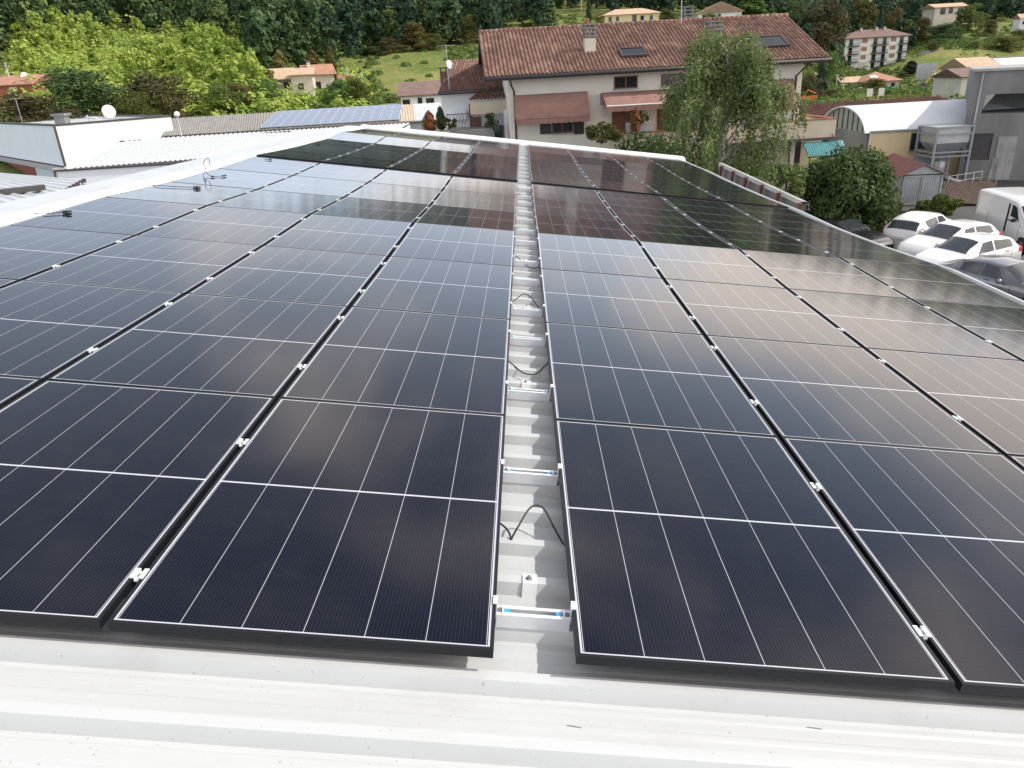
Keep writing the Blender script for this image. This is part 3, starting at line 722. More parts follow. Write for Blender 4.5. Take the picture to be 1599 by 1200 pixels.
def gable_house(name, label, fr, w, d, h, rise, roofm, wallm, wins=(), over=.5, ridge='x', hip=0.0, cat='house', group=None, cols=None, chim=(), z_b=-1.0):
    """plain house: walls, roof sheets with thickness, windows [(face, a, z, w, h)] face F front, L left, R right"""
    rt = fempty(name, fr, label, cat, group)
    b = MB()
    if ridge == 'x':
        b.box(0, w, 0, d, z_b, h)
        if not hip:
            b.prism([(0.001, 0.001, h), (0.001, d - .001, h), (0.001, d / 2, h + rise)], (w - .002, 0, 0))
    else:
        b.box(0, w, 0, d, z_b, h)
        if not hip: b.prism([(0.001, 0.001, h), (w - .001, 0.001, h), (w / 2, 0.001, h + rise)], (0, d - .002, 0))
    b.build('wall', M[wallm], rt)
    k = rise / ((d if ridge == 'x' else w) / 2); t = .14; o_ = over
    rf = MB()
    if ridge == 'x':
        x0, x1 = -o_, w + o_; e0 = -o_; e1 = d + o_; zr = h + rise; ze = h - k * o_; hx = hip * d / 2
        vs = [(x0, e0, ze), (x1, e0, ze), (x1, e1, ze), (x0, e1, ze), (x0 + hx + (o_ if hip else 0), d / 2, zr), (x1 - hx - (o_ if hip else 0), d / 2, zr)]
    else:
        x0, x1 = -o_, w + o_; e0 = -o_; e1 = d + o_; zr = h + rise; ze = h - k * o_; hx = hip * w / 2
        vs = [(x0, e0, ze), (x0, e1, ze), (x1, e1, ze), (x1, e0, ze), (w / 2, e0 + hx + (o_ if hip else 0), zr), (w / 2, e1 - hx - (o_ if hip else 0), zr)]
    vs = [Vector(q) + Vector((0, 0, .03)) for q in vs]; up = [q + Vector((0, 0, t)) for q in vs]
    fs = [(0, 1, 5, 4), (2, 3, 4, 5), (0, 4, 3), (1, 2, 5)]
    rf.add(vs + up, [f[::-1] for f in fs] + [tuple(i + 6 for i in f) for f in fs] + [(0, 1, 7, 6), (1, 2, 8, 7), (2, 3, 9, 8), (3, 0, 6, 9)])
    ro = rf.build('roof', M[roofm], rt)
    for (x, y, hh) in chim: chimney(ro, x, y, h, h + rise + hh, .6, .6, slabs=2)
    for wn in wins:
        f, a, z, ww, wh = wn[:5]; fm = wn[5] if len(wn) > 5 else 'wood_dark'
        if f == 'F': window(rt, a, a + ww, z, z + wh, 0, fm, 2, 'y', -1)
        elif f == 'L': window(rt, a, a + ww, z, z + wh, 0, fm, 2, 'x', -1)
        elif f == 'R': window(rt, a, a + ww, z, z + wh, w, fm, 2, 'x', 1)
    return rt
def dish(p, r, face, m, label, pole=0.0, stand=None):
    """satellite dish: shallow bowl looking along `face`, with feed arm and mount"""
    rt = empty('satellite_dish', p, 0, label, 'satellite dish')
    f = Vector(face).normalized(); Rm = f.to_track_quat('Z', 'Y').to_matrix()
    b = MB(); pr = [(r * k / 8, .22 * r * (k / 8) ** 2) for k in range(0, 9)]; pr[0] = (r * .02, 0)
    pr2 = [(x, z - .02) for x, z in pr[::-1]]
    b.lathe((0, 0, 0), pr + pr2, 24, 0, Rm.to_4x4().to_3x3()); b.build('bowl', m, rt, True)
    c = MB(); c.tube([Rm @ Vector((0, -r * .95, .18 * r)), Rm @ Vector((0, -r * .35, r * .85))], .02, 6); c.tube([Rm @ Vector((0, -r * .35, r * .85)), Rm @ Vector((0, -r * .22, r * .75))], .05, 8)
    c.build('feed_arm', M['galv'], rt)
    if pole:
        q = MB(); q.tube([Rm @ Vector((0, 0, -.03)), Rm @ Vector((0, 0, -.14)), Vector((Rm @ Vector((0, 0, -.14))) + Vector((0, 0, -pole)))], .03, 8); q.build('pole', M['galv'], rt)
    return rt
def aerial(p, h, label, n=6, w=.5, turn=0.3):
    rt = empty('tv_aerial', p, turn, label, 'aerial')
    q = MB(); q.tube([(0, 0, 0), (0, 0, h)], .025, 6); q.build('mast', M['galv'], rt)
    b = MB(); b.tube([(-.55, 0, h - .05), (.55, 0, h - .05)], .014, 5)
    for k in range(n):
        x = -.5 + k / (n - 1); l = w * (.5 + .5 * k / n); b.tube([(x, -l / 2, h - .05), (x, l / 2, h - .05)], .008, 5)
    b.build('antenna_rods', M['galv'], rt); return rt

# ------------------------------------------------------------------ main house behind the roof
hf = Frame(795, 150, 42, 4.5)
house = fempty('town_house', hf, 'large cream house with brown tiled roof and pinkish brown awnings', 'house')
xw, _ = hf.hit(1252, 130); EY = -0.95; RY = 5.2; DEP = 10.4
zeL = hf.hit(757, 121, EY)[1]; x0, zE = hf.hit(757, 121, EY); x1, zE2 = hf.hit(1295, 91, EY)
xr0, zR = hf.hit(762, 51, RY); xr1, zR2 = hf.hit(1230, 25, RY)
zE = (zE + zE2) / 2; zR = (zR + zR2) / 2
x0 = min(x0, xr0); x1 = max(x1, xr1)
wallz = zE + (0 - EY) * (zR - zE) / (RY - EY) - .22
wb = MB(); wb.box(0, xw, 0, DEP, 0, wallz); wb.prism([(0.001, .001, wallz), (0.001, DEP - .001, wallz), (.001, RY, zR - .25)], (xw - .002, 0, 0)); wb.build('wall', M['plaster_white'], house)
YB = 2 * RY - EY
tb = tiles((x0, EY, zE), (x1, EY, zE), (x0, RY, zR), (x1, RY, zR), 86, 19)
roof = tb.build('roof', M['tile'], house, True)
ub = MB(); sl = .10
ub.add([(x0, EY, zE - .03), (x1, EY, zE - .03), (x1, RY, zR - .03), (x0, RY, zR - .03), (x0, YB, zE - .03), (x1, YB, zE - .03),
        (x0, EY, zE - .2), (x1, EY, zE - .2), (x1, RY, zR - .2), (x0, RY, zR - .2), (x0, YB, zE - .2), (x1, YB, zE - .2)],
       [(0, 1, 2, 3), (3, 2, 5, 4), (9, 8, 7, 6), (10, 11, 8, 9), (0, 6, 7, 1), (4, 5, 11, 10), (0, 3, 9, 6), (3, 4, 10, 9), (1, 7, 8, 2), (2, 8, 11, 5)])
ub.build('roof_deck', M['wood_dark'], house)
rg = MB()
for k in range(64):
    a = x0 + (x1 - x0) * k / 64; e = a + (x1 - x0) / 64 * 1.1
    rg.tube([(a, RY, zR + .03), (e, RY, zR + .045)], [.13, .115], 10)
rg.build('ridge_tiles', M['tile'], house, True)
gt = MB(); gt.tube([(x0, EY - .07, zE - .06), (x1, EY - .07, zE - .08)], .085, 10); gt.build('gutter', M['dark_trim'], house, True)
b = MB()
zz0 = hf.hit(805, 205, -.08)[1]
b.tube([(.05, EY - .05, zE - .12), (.12, -.5, zE - .45), (.28, -.09, zE - .75), (.30, -.09, 0)], .05, 8); b.build('downpipe', M['brown_trim'], house, True)
b = MB(); xr_ = xw - .35
b.tube([(xw + .1, EY - .05, zE - .12), (xw - .15, -.5, zE - .45), (xr_, -.09, zE - .8), (xr_, -.09, 0)], .05, 8)
q = hf.hit(1238, 124, -.09); b.tube([(q[0], -.09, q[1]), (xr_, -.09, q[1] - .45)], .05, 8)
b.build('downpipe', M['brown_trim'], house, True)
def roofy(z): return EY + (z - zE) * (RY - EY) / (zR - zE)
def roof_pt(px, py):                              # local point on the tiled slope
    ylo, yhi = EY, RY
    for _ in range(50):
        y = (ylo + yhi) / 2; x, z = hf.hit(px, py, y)
        if z > zE + (y - EY) * (zR - zE) / (RY - EY): ylo = y
        else: yhi = y
    return x, y, z
for (pa, pb, pt) in ((914, 931, 60), (1106, 1126, 56)):
    xa, ya, za = roof_pt((pa + pb) / 2, 82); w = hf.hit(pb, 82, ya)[0] - hf.hit(pa, 82, ya)[0]
    zt = hf.hit((pa + pb) / 2, pt, ya)[1]
    o = chimney(house, xa, ya + w / 2, za - .5, zt, w, w, slabs=4)
ya = RY + 1.6; xa, zt = hf.hit(1074, 31, ya); chimney(house, xa, ya, zR - 1.2, zt, .55, .55, slabs=4)
xa, zt = hf.hit(917, 35, RY + .8); b = MB(); b.lathe((xa, RY + .8, zR - .6), [(.09, 0), (.09, zt - zR + .5), (.14, zt - zR + .5), (.14, zt - zR + .75), (.05, zt - zR + .8)], 10); b.build('flue_pipe', M['terracotta'], house)
ta = math.atan2(zR - zE, RY - EY)
for (pa, pb, pt, pbm) in ((968, 1008, 79, 90), (1172, 1226, 60, 76)):
    xm, ym, zm = roof_pt((pa + pb) / 2, (pt + pbm) / 2 + 1); w = hf.hit(pb, pbm, ym)[0] - hf.hit(pa, pbm, ym)[0]; l = 1.15 if pa < 1000 else 1.5
    Mx = Matrix.Translation((xm, ym, zm + .09)) @ Matrix.Rotation(ta, 4, 'X')
    f = MB(); f.box(-w / 2, w / 2, -l / 2, -l / 2 + .09, 0, .1, 0, Mx); f.box(-w / 2, w / 2, l / 2 - .09, l / 2, 0, .1, 0, Mx); f.box(-w / 2, -w / 2 + .09, -l / 2 + .09, l / 2 - .09, 0, .1, 0, Mx); f.box(w / 2 - .09, w / 2, -l / 2 + .09, l / 2 - .09, 0, .1, 0, Mx)
    o = f.build('skylight', M['dark_trim'], house); gl = MB(); gl.box(-w / 2 + .05, w / 2 - .05, -l / 2 + .05, l / 2 - .05, .0, .07, 0, Mx); gl.build('glass', M['skyglass'], o)
def fwin(pa, pb, pt, pbm, frame='wood_brown', panes=2, y=0.0, **k):
    xa, zt = hf.hit(pa, pt, y); xb, zb = hf.hit(pb, pbm, y); return window(house, xa, xb, min(zb, zt - .3), zt, y, frame, panes, **k)
fwin(959, 996, 120, 137.5); fwin(1033, 1068, 116.5, 133); fwin(862, 895, 184, 207)
for pa, pb in ((843, 861.5), (895.5, 912)):
    xa, zt = hf.hit(pa, 183, 0); xb, zb = hf.hit(pb, 209, 0); b = MB(); b.box(xa, xb, -.09, -.03, zb, zt)
    for k in range(10): b.box(xa + .08, xb - .08, -.1, -.091, zb + (zt - zb) * (k + .25) / 10, zb + (zt - zb) * (k + .75) / 10)
    b.build('shutter', M['wood_dark'], house)
M['leaf_bin'] = mat('bin_dark_green', (0.02, 0.035, 0.025), 0.5)
def awning(pa, pb, y_top, y_bot_l, yback=-.02, out=1.0, label='awning'):
    """cloth sheet from a roller on the wall down and outwards, a lip and a scalloped valance"""
    xa, zt = hf.hit(pa, y_top, -.1); xb, _ = hf.hit(pb, y_top, -.1); zb = hf.hit(pa, y_bot_l, -out)[1]
    n = 60; sag = lambda t: .10 * math.sin(t * math.pi)
    b = MB()
    prof_ = [(-.10, zt), (-.22, zt + .02)] + [(-.22 - (out - .22) * t, zt - (zt - zb) * (t ** 1.35) + sag(t) * .5) for t in (.12, .3, .5, .7, .85, 1.0)] + [(-out - .02, zb - .10)]
    b.patch(lambda i, k: (xa + (xb - xa) * i / n, prof_[k][0], prof_[k][1] + .012 * math.sin(i * .9 + k) * (k > 1)), range(n + 1), range(len(prof_)))
    sc = [(xa + (xb - xa) * i / n) for i in range(n + 1)]
    b.patch(lambda i, k: (sc[i], -out - .02 - .01 * math.sin(i * 1.3), zb - .1 - k * (.17 + .05 * abs(math.sin(i * math.pi * 14 / n)))), range(n + 1), (0.0, .5, 1.0))
    for xe in (xa, xb):                              # closed cheeks
        b.add([(xe, y, z) for y, z in prof_] + [(xe, -.1, zb)], [tuple(range(len(prof_) + 1))])
    o = b.build('awning', M['awning'], house, True)
    c = MB(); c.tube([(xa, -out, zb - .02), (xb, -out, zb - .02)], .035, 8); c.build('awning_bar', M['dish' if out > 1.5 else 'awning'], o)
    return o
awning(803, 917, 150, 187, out=.95); awning(938, 1112, 146, 166.5, out=1.9); awning(1174, 1236, 127, 166, out=1.0)
# balcony on the first floor, beige parapet with a tiled cap
bx0, bz1 = hf.hit(951, 211, -2.6); bx1, _ = hf.hit(1120, 203, -2.6); fz = bz1 - .95
b = MB(); b.box(bx0, bx1, -2.6, -2.45, fz, bz1); b.box(bx0, bx0 + .15, -2.45, -.01, fz, bz1); b.box(bx0 - .1, bx1, -2.7, -.02, fz - .25, fz - .002); b.build('balcony', M['plaster_beige'], house)
b = MB(); b.box(bx0 - .06, bx1, -2.67, -2.38, bz1 + .002, bz1 + .07); b.build('parapet_cap', M['terracotta'], house)
for pa, pb, pt in ((956, 990, 171), (1027, 1062, 168)):
    xa, zt = hf.hit(pa, pt, 0); xb, _ = hf.hit(pb, pt, 0); b = MB(); b.box(xa, xb, -.07, -.003, fz, zt)
    for k in range(3):
        for s in (0, 1): b.box(xa + .08 + s * (xb - xa) / 2, xa + (xb - xa) / 2 - .08 + s * (xb - xa) / 2, -.085, -.071, fz + .15 + k * .72, fz + .75 + k * .72)
    o = b.build('door', M['wood_brown'], house); q = MB(); q.tube([((xa + xb) / 2 + .06, -.15, fz + 1.0), ((xa + xb) / 2 + .06, -.08, fz + 1.0)], .025, 6); q.build('handle', M['steel'], o)
b = MB(); xa, za = hf.hit(1010, 186, 0); b.lathe((xa, -.12, za - .1), [(.07, 0), (.11, .12), (.11, .22), (.03, .3)], 8); b.build('wall_lamp', M['dark_trim'], house)
xa, za = hf.hit(1002, 178, 0); b = MB(); b.box(xa - .1, xa + .1, -.06, -.003, za - .15, za + .15); b.build('house_number', M['wood_dark'], house)
# planter box on the parapet
pa_, pz_ = hf.hit(981, 222, -2.85); pb_, pz1 = hf.hit(1018, 207, -2.85)
pl_ = fempty('planter_box', hf, 'long concrete planter box standing on the balcony parapet of the cream house', 'planter'); pl_.location = hf.o + hf.e * pa_ + hf.n * -2.52 + Vector((0, 0, bz1 + .072))
W_ = pb_ - pa_; b = MB(); b.box(0, W_, -.25, -.2, 0, .45); b.box(0, W_, .2, .25, 0, .45); b.box(0, .05, -.2, .2, 0, .45); b.box(W_ - .05, W_, -.2, .2, 0, .45); b.build('box', M['concrete_light'], pl_)
b = MB(); b.box(.05, W_ - .05, -.2, .2, .02, .40); b.build('soil', M['bark'], pl_)
PLANTER = (pa_, W_, bz1)
# hip-high terrace to the right of the house with the blue-green sheet awning below
tf = Frame(1205, 190, 40.5, 4.5)
ter = fempty('terrace_wing', tf, 'beige flat terrace wing with dark openings below, beside the white house', 'terrace')
tx1, tz1 = tf.hit(1307, 186, 0); tz0 = tf.hit(1307, 214, 0)[1]; tx0 = -3.2
b = MB(); b.box(tx0, tx1, 0, .2, tz0, tz1); b.box(tx1 - .2, tx1, .2, 6, tz0, tz1); b.build('parapet', M['plaster_beige'], ter)
b = MB(); b.box(tx0 - .02, tx1 + .05, -.05, .25, tz1 + .002, tz1 + .05); b.box(tx1 - .25, tx1 + .05, .25, 6.05, tz1 + .002, tz1 + .05); b.build('parapet_cap', M['terracotta'], ter)
b = MB(); b.box(tx0, tx1 - .2, .201, 6, tz0, tz0 + .25); b.box(tx0 + .01, tx1 + .15, -.12, -.001, tz0 - .12, tz0 + .02); b.build('floor_slab', M['dark_trim'], ter)
b = MB(); b.box(tx0, tx1 - .3, 2.6, 2.8, 0, tz0 - .001); b.build('back_wall', M['plaster_beige'], ter)
for x in (-.3, 1.5, tx1 - .5):
    b = MB(); b.box(x, x + .22, .05, .27, 0, tz0 - .12); b.build('post', M['wood_dark'], ter)
for x in (-.1, .9): 
    q_ = tf.hit(1222 if x < 0 else 1231, 233, 2.6); window(ter, q_[0] - .15, q_[0] + .12, q_[1] - .1, q_[1] + .12, 2.6, 'wood_dark', 1, sill=False)
af = tf
p = [tf.hit(1243, 246, -1.6), tf.hit(1322, 246, -1.6), tf.hit(1250, 226, .3), tf.hit(1312, 219, .3)]
aw = fempty('sheet_awning', tf, 'striped blue green corrugated sheet awning under the beige terrace', 'sheet awning')
A0, A1 = Vector((p[2][0] - .35, -1.6, p[0][1])), Vector((p[1][0], -1.6, p[0][1])); B0, B1 = Vector((p[2][0], .0, p[3][1])), Vector((p[3][0], .0, p[3][1]))
nst = 17
for m_, off in (('teal', 0), ('teal_light', .55)):
    mb = MB()
    for k in range(nst):
        a, e = (k + off) / nst, (k + (off + .55 if off == 0 else 1.0)) / nst
        h = .03 if off == 0 else 0
        mb.add([A0.lerp(A1, a) + Vector((0, 0, h)), A0.lerp(A1, e) + Vector((0, 0, h)), B0.lerp(B1, e) + Vector((0, 0, h)), B0.lerp(B1, a) + Vector((0, 0, h))], [(0, 1, 2, 3)])
    o = mb.build('sheet', M[m_], aw); s_ = o.modifiers.new('thickness', 'SOLIDIFY'); s_.thickness = .02
b = MB(); b.tube([A0 + Vector((0, .05, -.05)), A1 + Vector((0, .05, -.05))], .03, 6)
for t in (.05, .95): b.tube([A0.lerp(A1, t) + Vector((0, .05, -.05)), Vector((A0.lerp(A1, t).x, .05, A0.z + .9))], .025, 6); b.tube([A0.lerp(A1, t) + Vector((0, .05, -.05)), Vector((A0.lerp(A1, t).x, -1.55, 0))], .03, 6)
b.build('support_frame', M['dark_trim'], aw)

# ------------------------------------------------------------------ lower house on the left of it
lf = Frame(688, 150, 47, 4.5)
lh = fempty('side_house', lf, 'white low house with brown tiled roof and railing, left of the large cream house', 'house')
e0, ez = lf.hit(684, 145, -.7); e1, _ = lf.hit(792, 139, -.7); r0, rz = lf.hit(706, 95, 4.6); r1, _ = lf.hit(798, 91, 4.6)
tb = tiles((e0, -.7, ez), (e1, -.7, ez), (r0, 4.6, rz), (r1, 4.6, rz), 22, 15); lroof = tb.build('roof', M['tile'], lh, True)
wz = ez + .12; lx1 = lf.hit(793, 139, 0)[0] + .3
b = MB(); b.box(0.05, lx1, 0, 9, 0, wz); b.prism([(.06, .001, wz), (.06, 8.9, wz), (.9, 4.6, rz - .2)], (lx1 - .1, 0, 0)); b.build('wall', M['plaster_bright'], lh)
b = MB(); k = (rz - ez) / 5.3
b.add([(e0, -.7, ez - .03), (e1, -.7, ez - .03), (r1, 4.6, rz - .03), (r0, 4.6, rz - .03), (e0, 9.9, ez - .03), (e1, 9.9, ez - .03)], [(0, 1, 2, 3), (3, 2, 5, 4), (0, 3, 4)])
o = b.build('roof_deck', M['tile_dark'], lh); s_ = o.modifiers.new('thickness', 'SOLIDIFY'); s_.thickness = .12; s_.offset = -1
b = MB(); b.tube([(e0, -.76, ez - .05), (e1, -.76, ez - .05)], .07, 8); b.build('gutter', M['dark_trim'], lh, True)
xa, za = lf.hit(693, 112, 1.5); b = MB(); b.box(xa - .22, xa + .22, 1.3, 1.7, ez, za); b.build('chimney', M['brown_trim'], lh)
b = MB(); b.box(xa - .28, xa + .28, 1.24, 1.76, za + .16, za + .24); b.box(xa - .2, xa - .12, 1.3, 1.7, za + .001, za + .159); b.box(xa + .12, xa + .2, 1.3, 1.7, za + .001, za + .159); b.build('chimney_cap', M['dark_trim'], lh)
# porch roof and opening
q0, qz = lf.hit(731, 158, -2.6); q1, _ = lf.hit(793, 158, -2.6); t0, tz = lf.hit(752, 140, -.3); t1, _ = lf.hit(793, 134, -.3)
tb = tiles((q0, -2.6, qz), (q1 + .6, -2.6, qz), (t0, -.2, tz), (q1 + .6, -.2, tz), 14, 7); tb.build('porch_roof', M['tile_dark'], lh, True)
b = MB(); b.box(q0 + .1, q1 + .5, -2.5, -2.3, qz - .75, qz - .06); b.build('porch_beam', M['plaster_beige'], lh)
xd0, zd1 = lf.hit(732, 162, 0); xd1, zd0 = lf.hit(752, 198, 0); b = MB(); b.box(xd0, xd1, -.06, -.003, zd0, zd1); b.build('door', M['wood_brown'], lh)
xa, za = lf.hit(738, 171, 0); xb, zb = lf.hit(751, 182, 0); window(lh, xa, xb, zb, za, -.06, 'dish', 2, sill=False)
xa, za = lf.hit(707, 175, 0); xb, zb = lf.hit(714, 187, 0); b = MB(); b.box(xa, xa + .8, -.35, -.003, zb, zb + .55); b.lathe((xa + .4, -.36, zb + .28), [(.2, 0), (.2, .02)], 12, 0, Matrix.Rotation(rad(90), 3, 'X')); b.build('air_conditioner', M['plaster_blue_shade'], lh)
b = MB(); rx0, rz1 = lf.hit(697, 180, -2.4); rx1, rz0 = lf.hit(786, 199, -2.4); rz1 = lf.hit(740, 177, -2.4)[1]
b.tube([(rx0, -2.4, rz1), (rx1, -2.4, rz1)], .025, 6); b.tube([(rx0, -2.4, rz0 + .1), (rx1, -2.4, rz0 + .1)], .02, 6)
for k in range(40): x = rx0 + (rx1 - rx0) * k / 39; b.tube([(x, -2.4, rz0), (x, -2.4, rz1)], .012, 5)
b.build('railing', M['dark_trim'], lh)
b = MB(); b.box(rx0 - .3, rx1 + .2, -2.6, -2.35, 0, rz0 - .002); b.build('terrace_wall', M['concrete_light'], lh)
b = MB(); b.box(rx0 - .3, rx1 + .2, -2.34, -.01, rz0 - .4, rz0 - .1); b.build('terrace_floor', M['concrete_light'], lh)
xa, za = lf.hit(787, 172, -2.55); xb, zb = lf.hit(797, 213, -2.55); b = MB(); b.box(xa, xb, -2.7, -2.4, 0, za); b.build('pillar', M['plaster_bright'], lh)
p = P(702, 102, 46.6); dish(p, .27, (.75, -.55, .3), M['dish'], 'white satellite dish on a thin pole above the low tiled house', 1.6)
aerial(P(700, 110, 47.2), P(700, 70, 47.2).z - P(700, 110, 47.2).z, 'thin aerial mast behind the white dish of the low tiled house', 5, .4)
p = P(780, 215, 43.5); p.z = max(p.z, 0); bl = MB(); bl.lathe((0, 0, 0), [(.25, 0), (.28, .5), (.28, .62), (.05, .66)], 14); o = bl.build('waste_bin', M['leaf_bin'], None, True); o.location = p; tag(o, 'dark green round bin beside the white pillar of the low house', 'bin')

# small white house beyond it
f2 = Frame(627, 162, 78, 5); gw = f2.hit(690, 160, 0)[0]
z0 = f2.hit(627, 166, 0)[1]; f2.o.z = z0; hh = f2.hit(627, 151, 0)[1]
fl = lambda fr, a, b_: (fr.hit(a, b_, 0)[0], fr.hit(a, b_, 0)[1])
f2.hit0 = fl
r2 = gable_house('small_house', 'small white house with brown roof and dark windows behind the blue panel roof', f2, gw + 1.5, 7, hh, 1.1, 'tile_brown', 'plaster_bright',
                 [('F', fl(f2, 629, 160)[0], hh - 1.05, .75, .75), ('F', fl(f2, 653, 160)[0], hh - 1.05, .45, .85), ('F', fl(f2, 666, 160)[0], hh - 1.05, .8, .75)], .35, z_b=-6)
b = MB(); xa, za = f2.hit(655, 142, 2); b.box(xa - .5, xa + .4, 2, 2.8, hh + .3, za + .1); b.build('skylight', M['pv_blue'], r2)

# ------------------------------------------------------------------ white hall at the left edge
wf = Frame(84, 195, 60, 45); WZ = wf.hit(84, 195, 0)[1]
hall = fempty('white_hall', wf, 'flat white industrial hall with dark roof edging at the left', 'industrial hall')
wx = wf.hit(267, 183, 0)[0]
b = MB(); b.box(0, wx, 0, .3, 0, WZ - .12); b.box(wx - .3, wx, .3, 30, 0, WZ - .12); b.box(.3, wx - .3, 29.7, 30, 0, WZ - .12); b.build('side_wall', M['plaster_bright'], hall)
lz = wf.hitx(0, 243, 0)[1]; ya_ = 28
b = MB(); b.box(0, .3, .301, 30, lz, WZ - .12); b.build('fascia_panel', M['plaster_blue_shade'], hall)  # fascia and front wall: bluish shade put into the plaster colour
b = MB(); b.box(0.06, .3, .301, 30, 0, lz - .25); b.build('front_wall', M['plaster_blue_shade'], hall)
b = MB(); b.box(-.9, .059, -.1, 30, lz - .25, lz - .1); b.build('canopy', M['concrete_light'], hall)
b = MB(); b.box(-.06, wx + .05, -.05, .35, WZ - .118, WZ + .02); b.box(-.06, .36, .351, 30.1, WZ - .118, WZ + .02); b.box(wx - .32, wx + .05, .351, 30.1, WZ - .118, WZ + .02); b.box(-.05, .1, -.052, .1, lz, WZ - .119); b.build('coping', M['dark_trim'], hall)
b = MB(); b.box(-.3, .05, -.12, .2, 0, lz - .26); b.build('corner_post', M['brown_trim'], hall)
b = MB(); b.box(.3, wx - .33, .36, 29.7, WZ - .5, WZ - .3); b.build('flat_roof', M['grey_sheet'], hall)
sy0, sz1 = wf.hitx(52, 253, .06); sy1, _ = wf.hitx(4, 256, .06)
b = MB(); y0_, y1_ = sorted((sy0, max(sy1, sy0 + 3)))
b.box(0.0, .058, y0_, y1_ + 2, 0, sz1)
for k in range(12): b.box(-.012, -.001, y0_ + .05, y1_ + 1.95, sz1 - .18 - k * .2, sz1 - .06 - k * .2)
b.build('roller_shutter', M['shutter_red'], hall)
def on_hall(px, py, ly): x, z = wf.hit(px, py, ly); return wf.o + wf.e * x + wf.n * ly + Vector((0, 0, z))
p = on_hall(99, 193, 6); b = MB(); b.box(-.45, .45, -.4, .4, 0, .75); b.box(-.6, .6, -.55, .55, .752, .95); o = b.build('roof_vent', M['concrete'], None); o.location = (p.x, p.y, WZ - .3); tag(o, 'square grey vent block on the flat roof of the white hall', 'roof vent')
p = on_hall(170, 175, 4.0); dish(p, .55, (.62, -.72, .25), M['dish_rusty'], 'large white dish with rust stains on the white hall roof', 1.1)
p = on_hall(36, 193, 10); aerial(p, on_hall(36, 153, 10).z - p.z, 'tall thin cross shaped aerial on the white hall roof', 5, .5, 1.2)
p = on_hall(138, 187, 3); b = MB(); b.tube([(0, 0, -.4), (0, 0, .28), (.05, 0, .3)], .06, 8); b.tube([(.05, 0, .18), (.6, .1, .12), (1.0, .2, -.15)], .045, 8); o = b.build('vent_pipe', M['dish'], None, True); o.location = p; tag(o, 'bent white pipe on the white hall roof beside the rusty dish', 'pipe')
p = P(277, 181, 62); b = MB(); b.tube([(0, 0, -6), (0, 0, -.1)], .04, 8); o = b.build('globe_lamp', M['galv'], None, True); o.location = p
b = MB(); b.lathe((0, 0, 0), [(.02, -.14)] + [(.22 * math.sin(a), -.22 * math.cos(a) + .1) for a in [math.pi * k / 10 for k in range(1, 10)]] + [(.01, .32)], 16); b.build('globe', M['globe'], o, True); tag(o, 'round white lamp globe on a post at the right end of the white hall', 'lamp')

# corrugated white roof in front of it
sh = empty('corrugated_shed', (0, 0, 0), 0, 'low white shed with finely ribbed roof below the white hall', 'shed')
A, B_, Cc, D = P(112, 264, 42), P(470, 237, 47), P(197, 219.5, 55), P(640, 193, 61)
rb = ribbed(A, B_ + (B_ - A) * .35, Cc, D, 62, .06, .5); o = rb.build('roof_sheet', M['white_sheet'], sh); s_ = o.modifiers.new('thickness', 'SOLIDIFY'); s_.thickness = .03; s_.offset = -1
b = MB(); nA = Vector((0, 0, -.08)); B2 = B_ + (B_ - A) * .35
b.tube([A + nA + Vector((-.1, -.12, 0)), B2 + nA + Vector((0, -.12, 0))], .09, 8); b.build('gutter', M['dark_trim'], sh, True)
b = MB(); z_ = Vector((0, 0, -.1)); b.add([A + z_ + Vector((0, .15, 0)), B2 + z_ + Vector((0, .15, 0)), Vector((B2.x, B2.y + .15, 0)), Vector((A.x, A.y + .15, 0)), Cc + z_, Vector((Cc.x, Cc.y, 0)), D + z_, Vector((D.x, D.y, 0))], [(0, 1, 2, 3), (0, 3, 5, 4), (4, 5, 7, 6), (1, 6, 7, 2)]); b.build('wall', M['plaster_blue_shade'], sh)
b = MB(); b.box(-.75, .75, -.08, .08, .02, .10); o = b.build('ridge_vent', M['dark_trim'], sh); o.location = P(205, 221.5, 54.6); o.rotation_euler = (0, 0, rad(8)); 
b = MB(); b.box(-1.0, 1.0, -.07, .07, .02, .09); o = b.build('ridge_vent', M['dark_trim'], sh); o.location = P(433, 208, 57); o.rotation_euler = (0, 0, rad(8))
# lower blue grey wall in front of that shed
b = MB(); q0, q1 = P(86, 268, 36), P(330, 253, 38); b.add([q0, q1, Vector((q1.x, q1.y, 0)), Vector((q0.x, q0.y, 0)), q0 + Vector((0, 4, -.3)), q1 + Vector((0, 3, -.3)), Vector((q1.x, q1.y + 3, 0)), Vector((q0.x, q0.y + 4, 0))], [(0, 1, 2, 3), (4, 7, 6, 5), (0, 4, 5, 1), (0, 3, 7, 4), (1, 5, 6, 2)])
an = empty('low_annex', (0, 0, 0), 0, 'low pale blue grey annex with dark edge in front of the ribbed shed', 'annex'); b.build('wall', M['plaster_blue_shade'], an)
b = MB(); b.tube([q0 + Vector((0, -.05, .03)), q1 + Vector((0, -.05, .03))], .05, 6); b.tube([q0 + Vector((0, -.05, 0)), Vector((q0.x, q0.y - .05, 0))], .05, 6); b.build('edge_trim', M['dark_trim'], an)
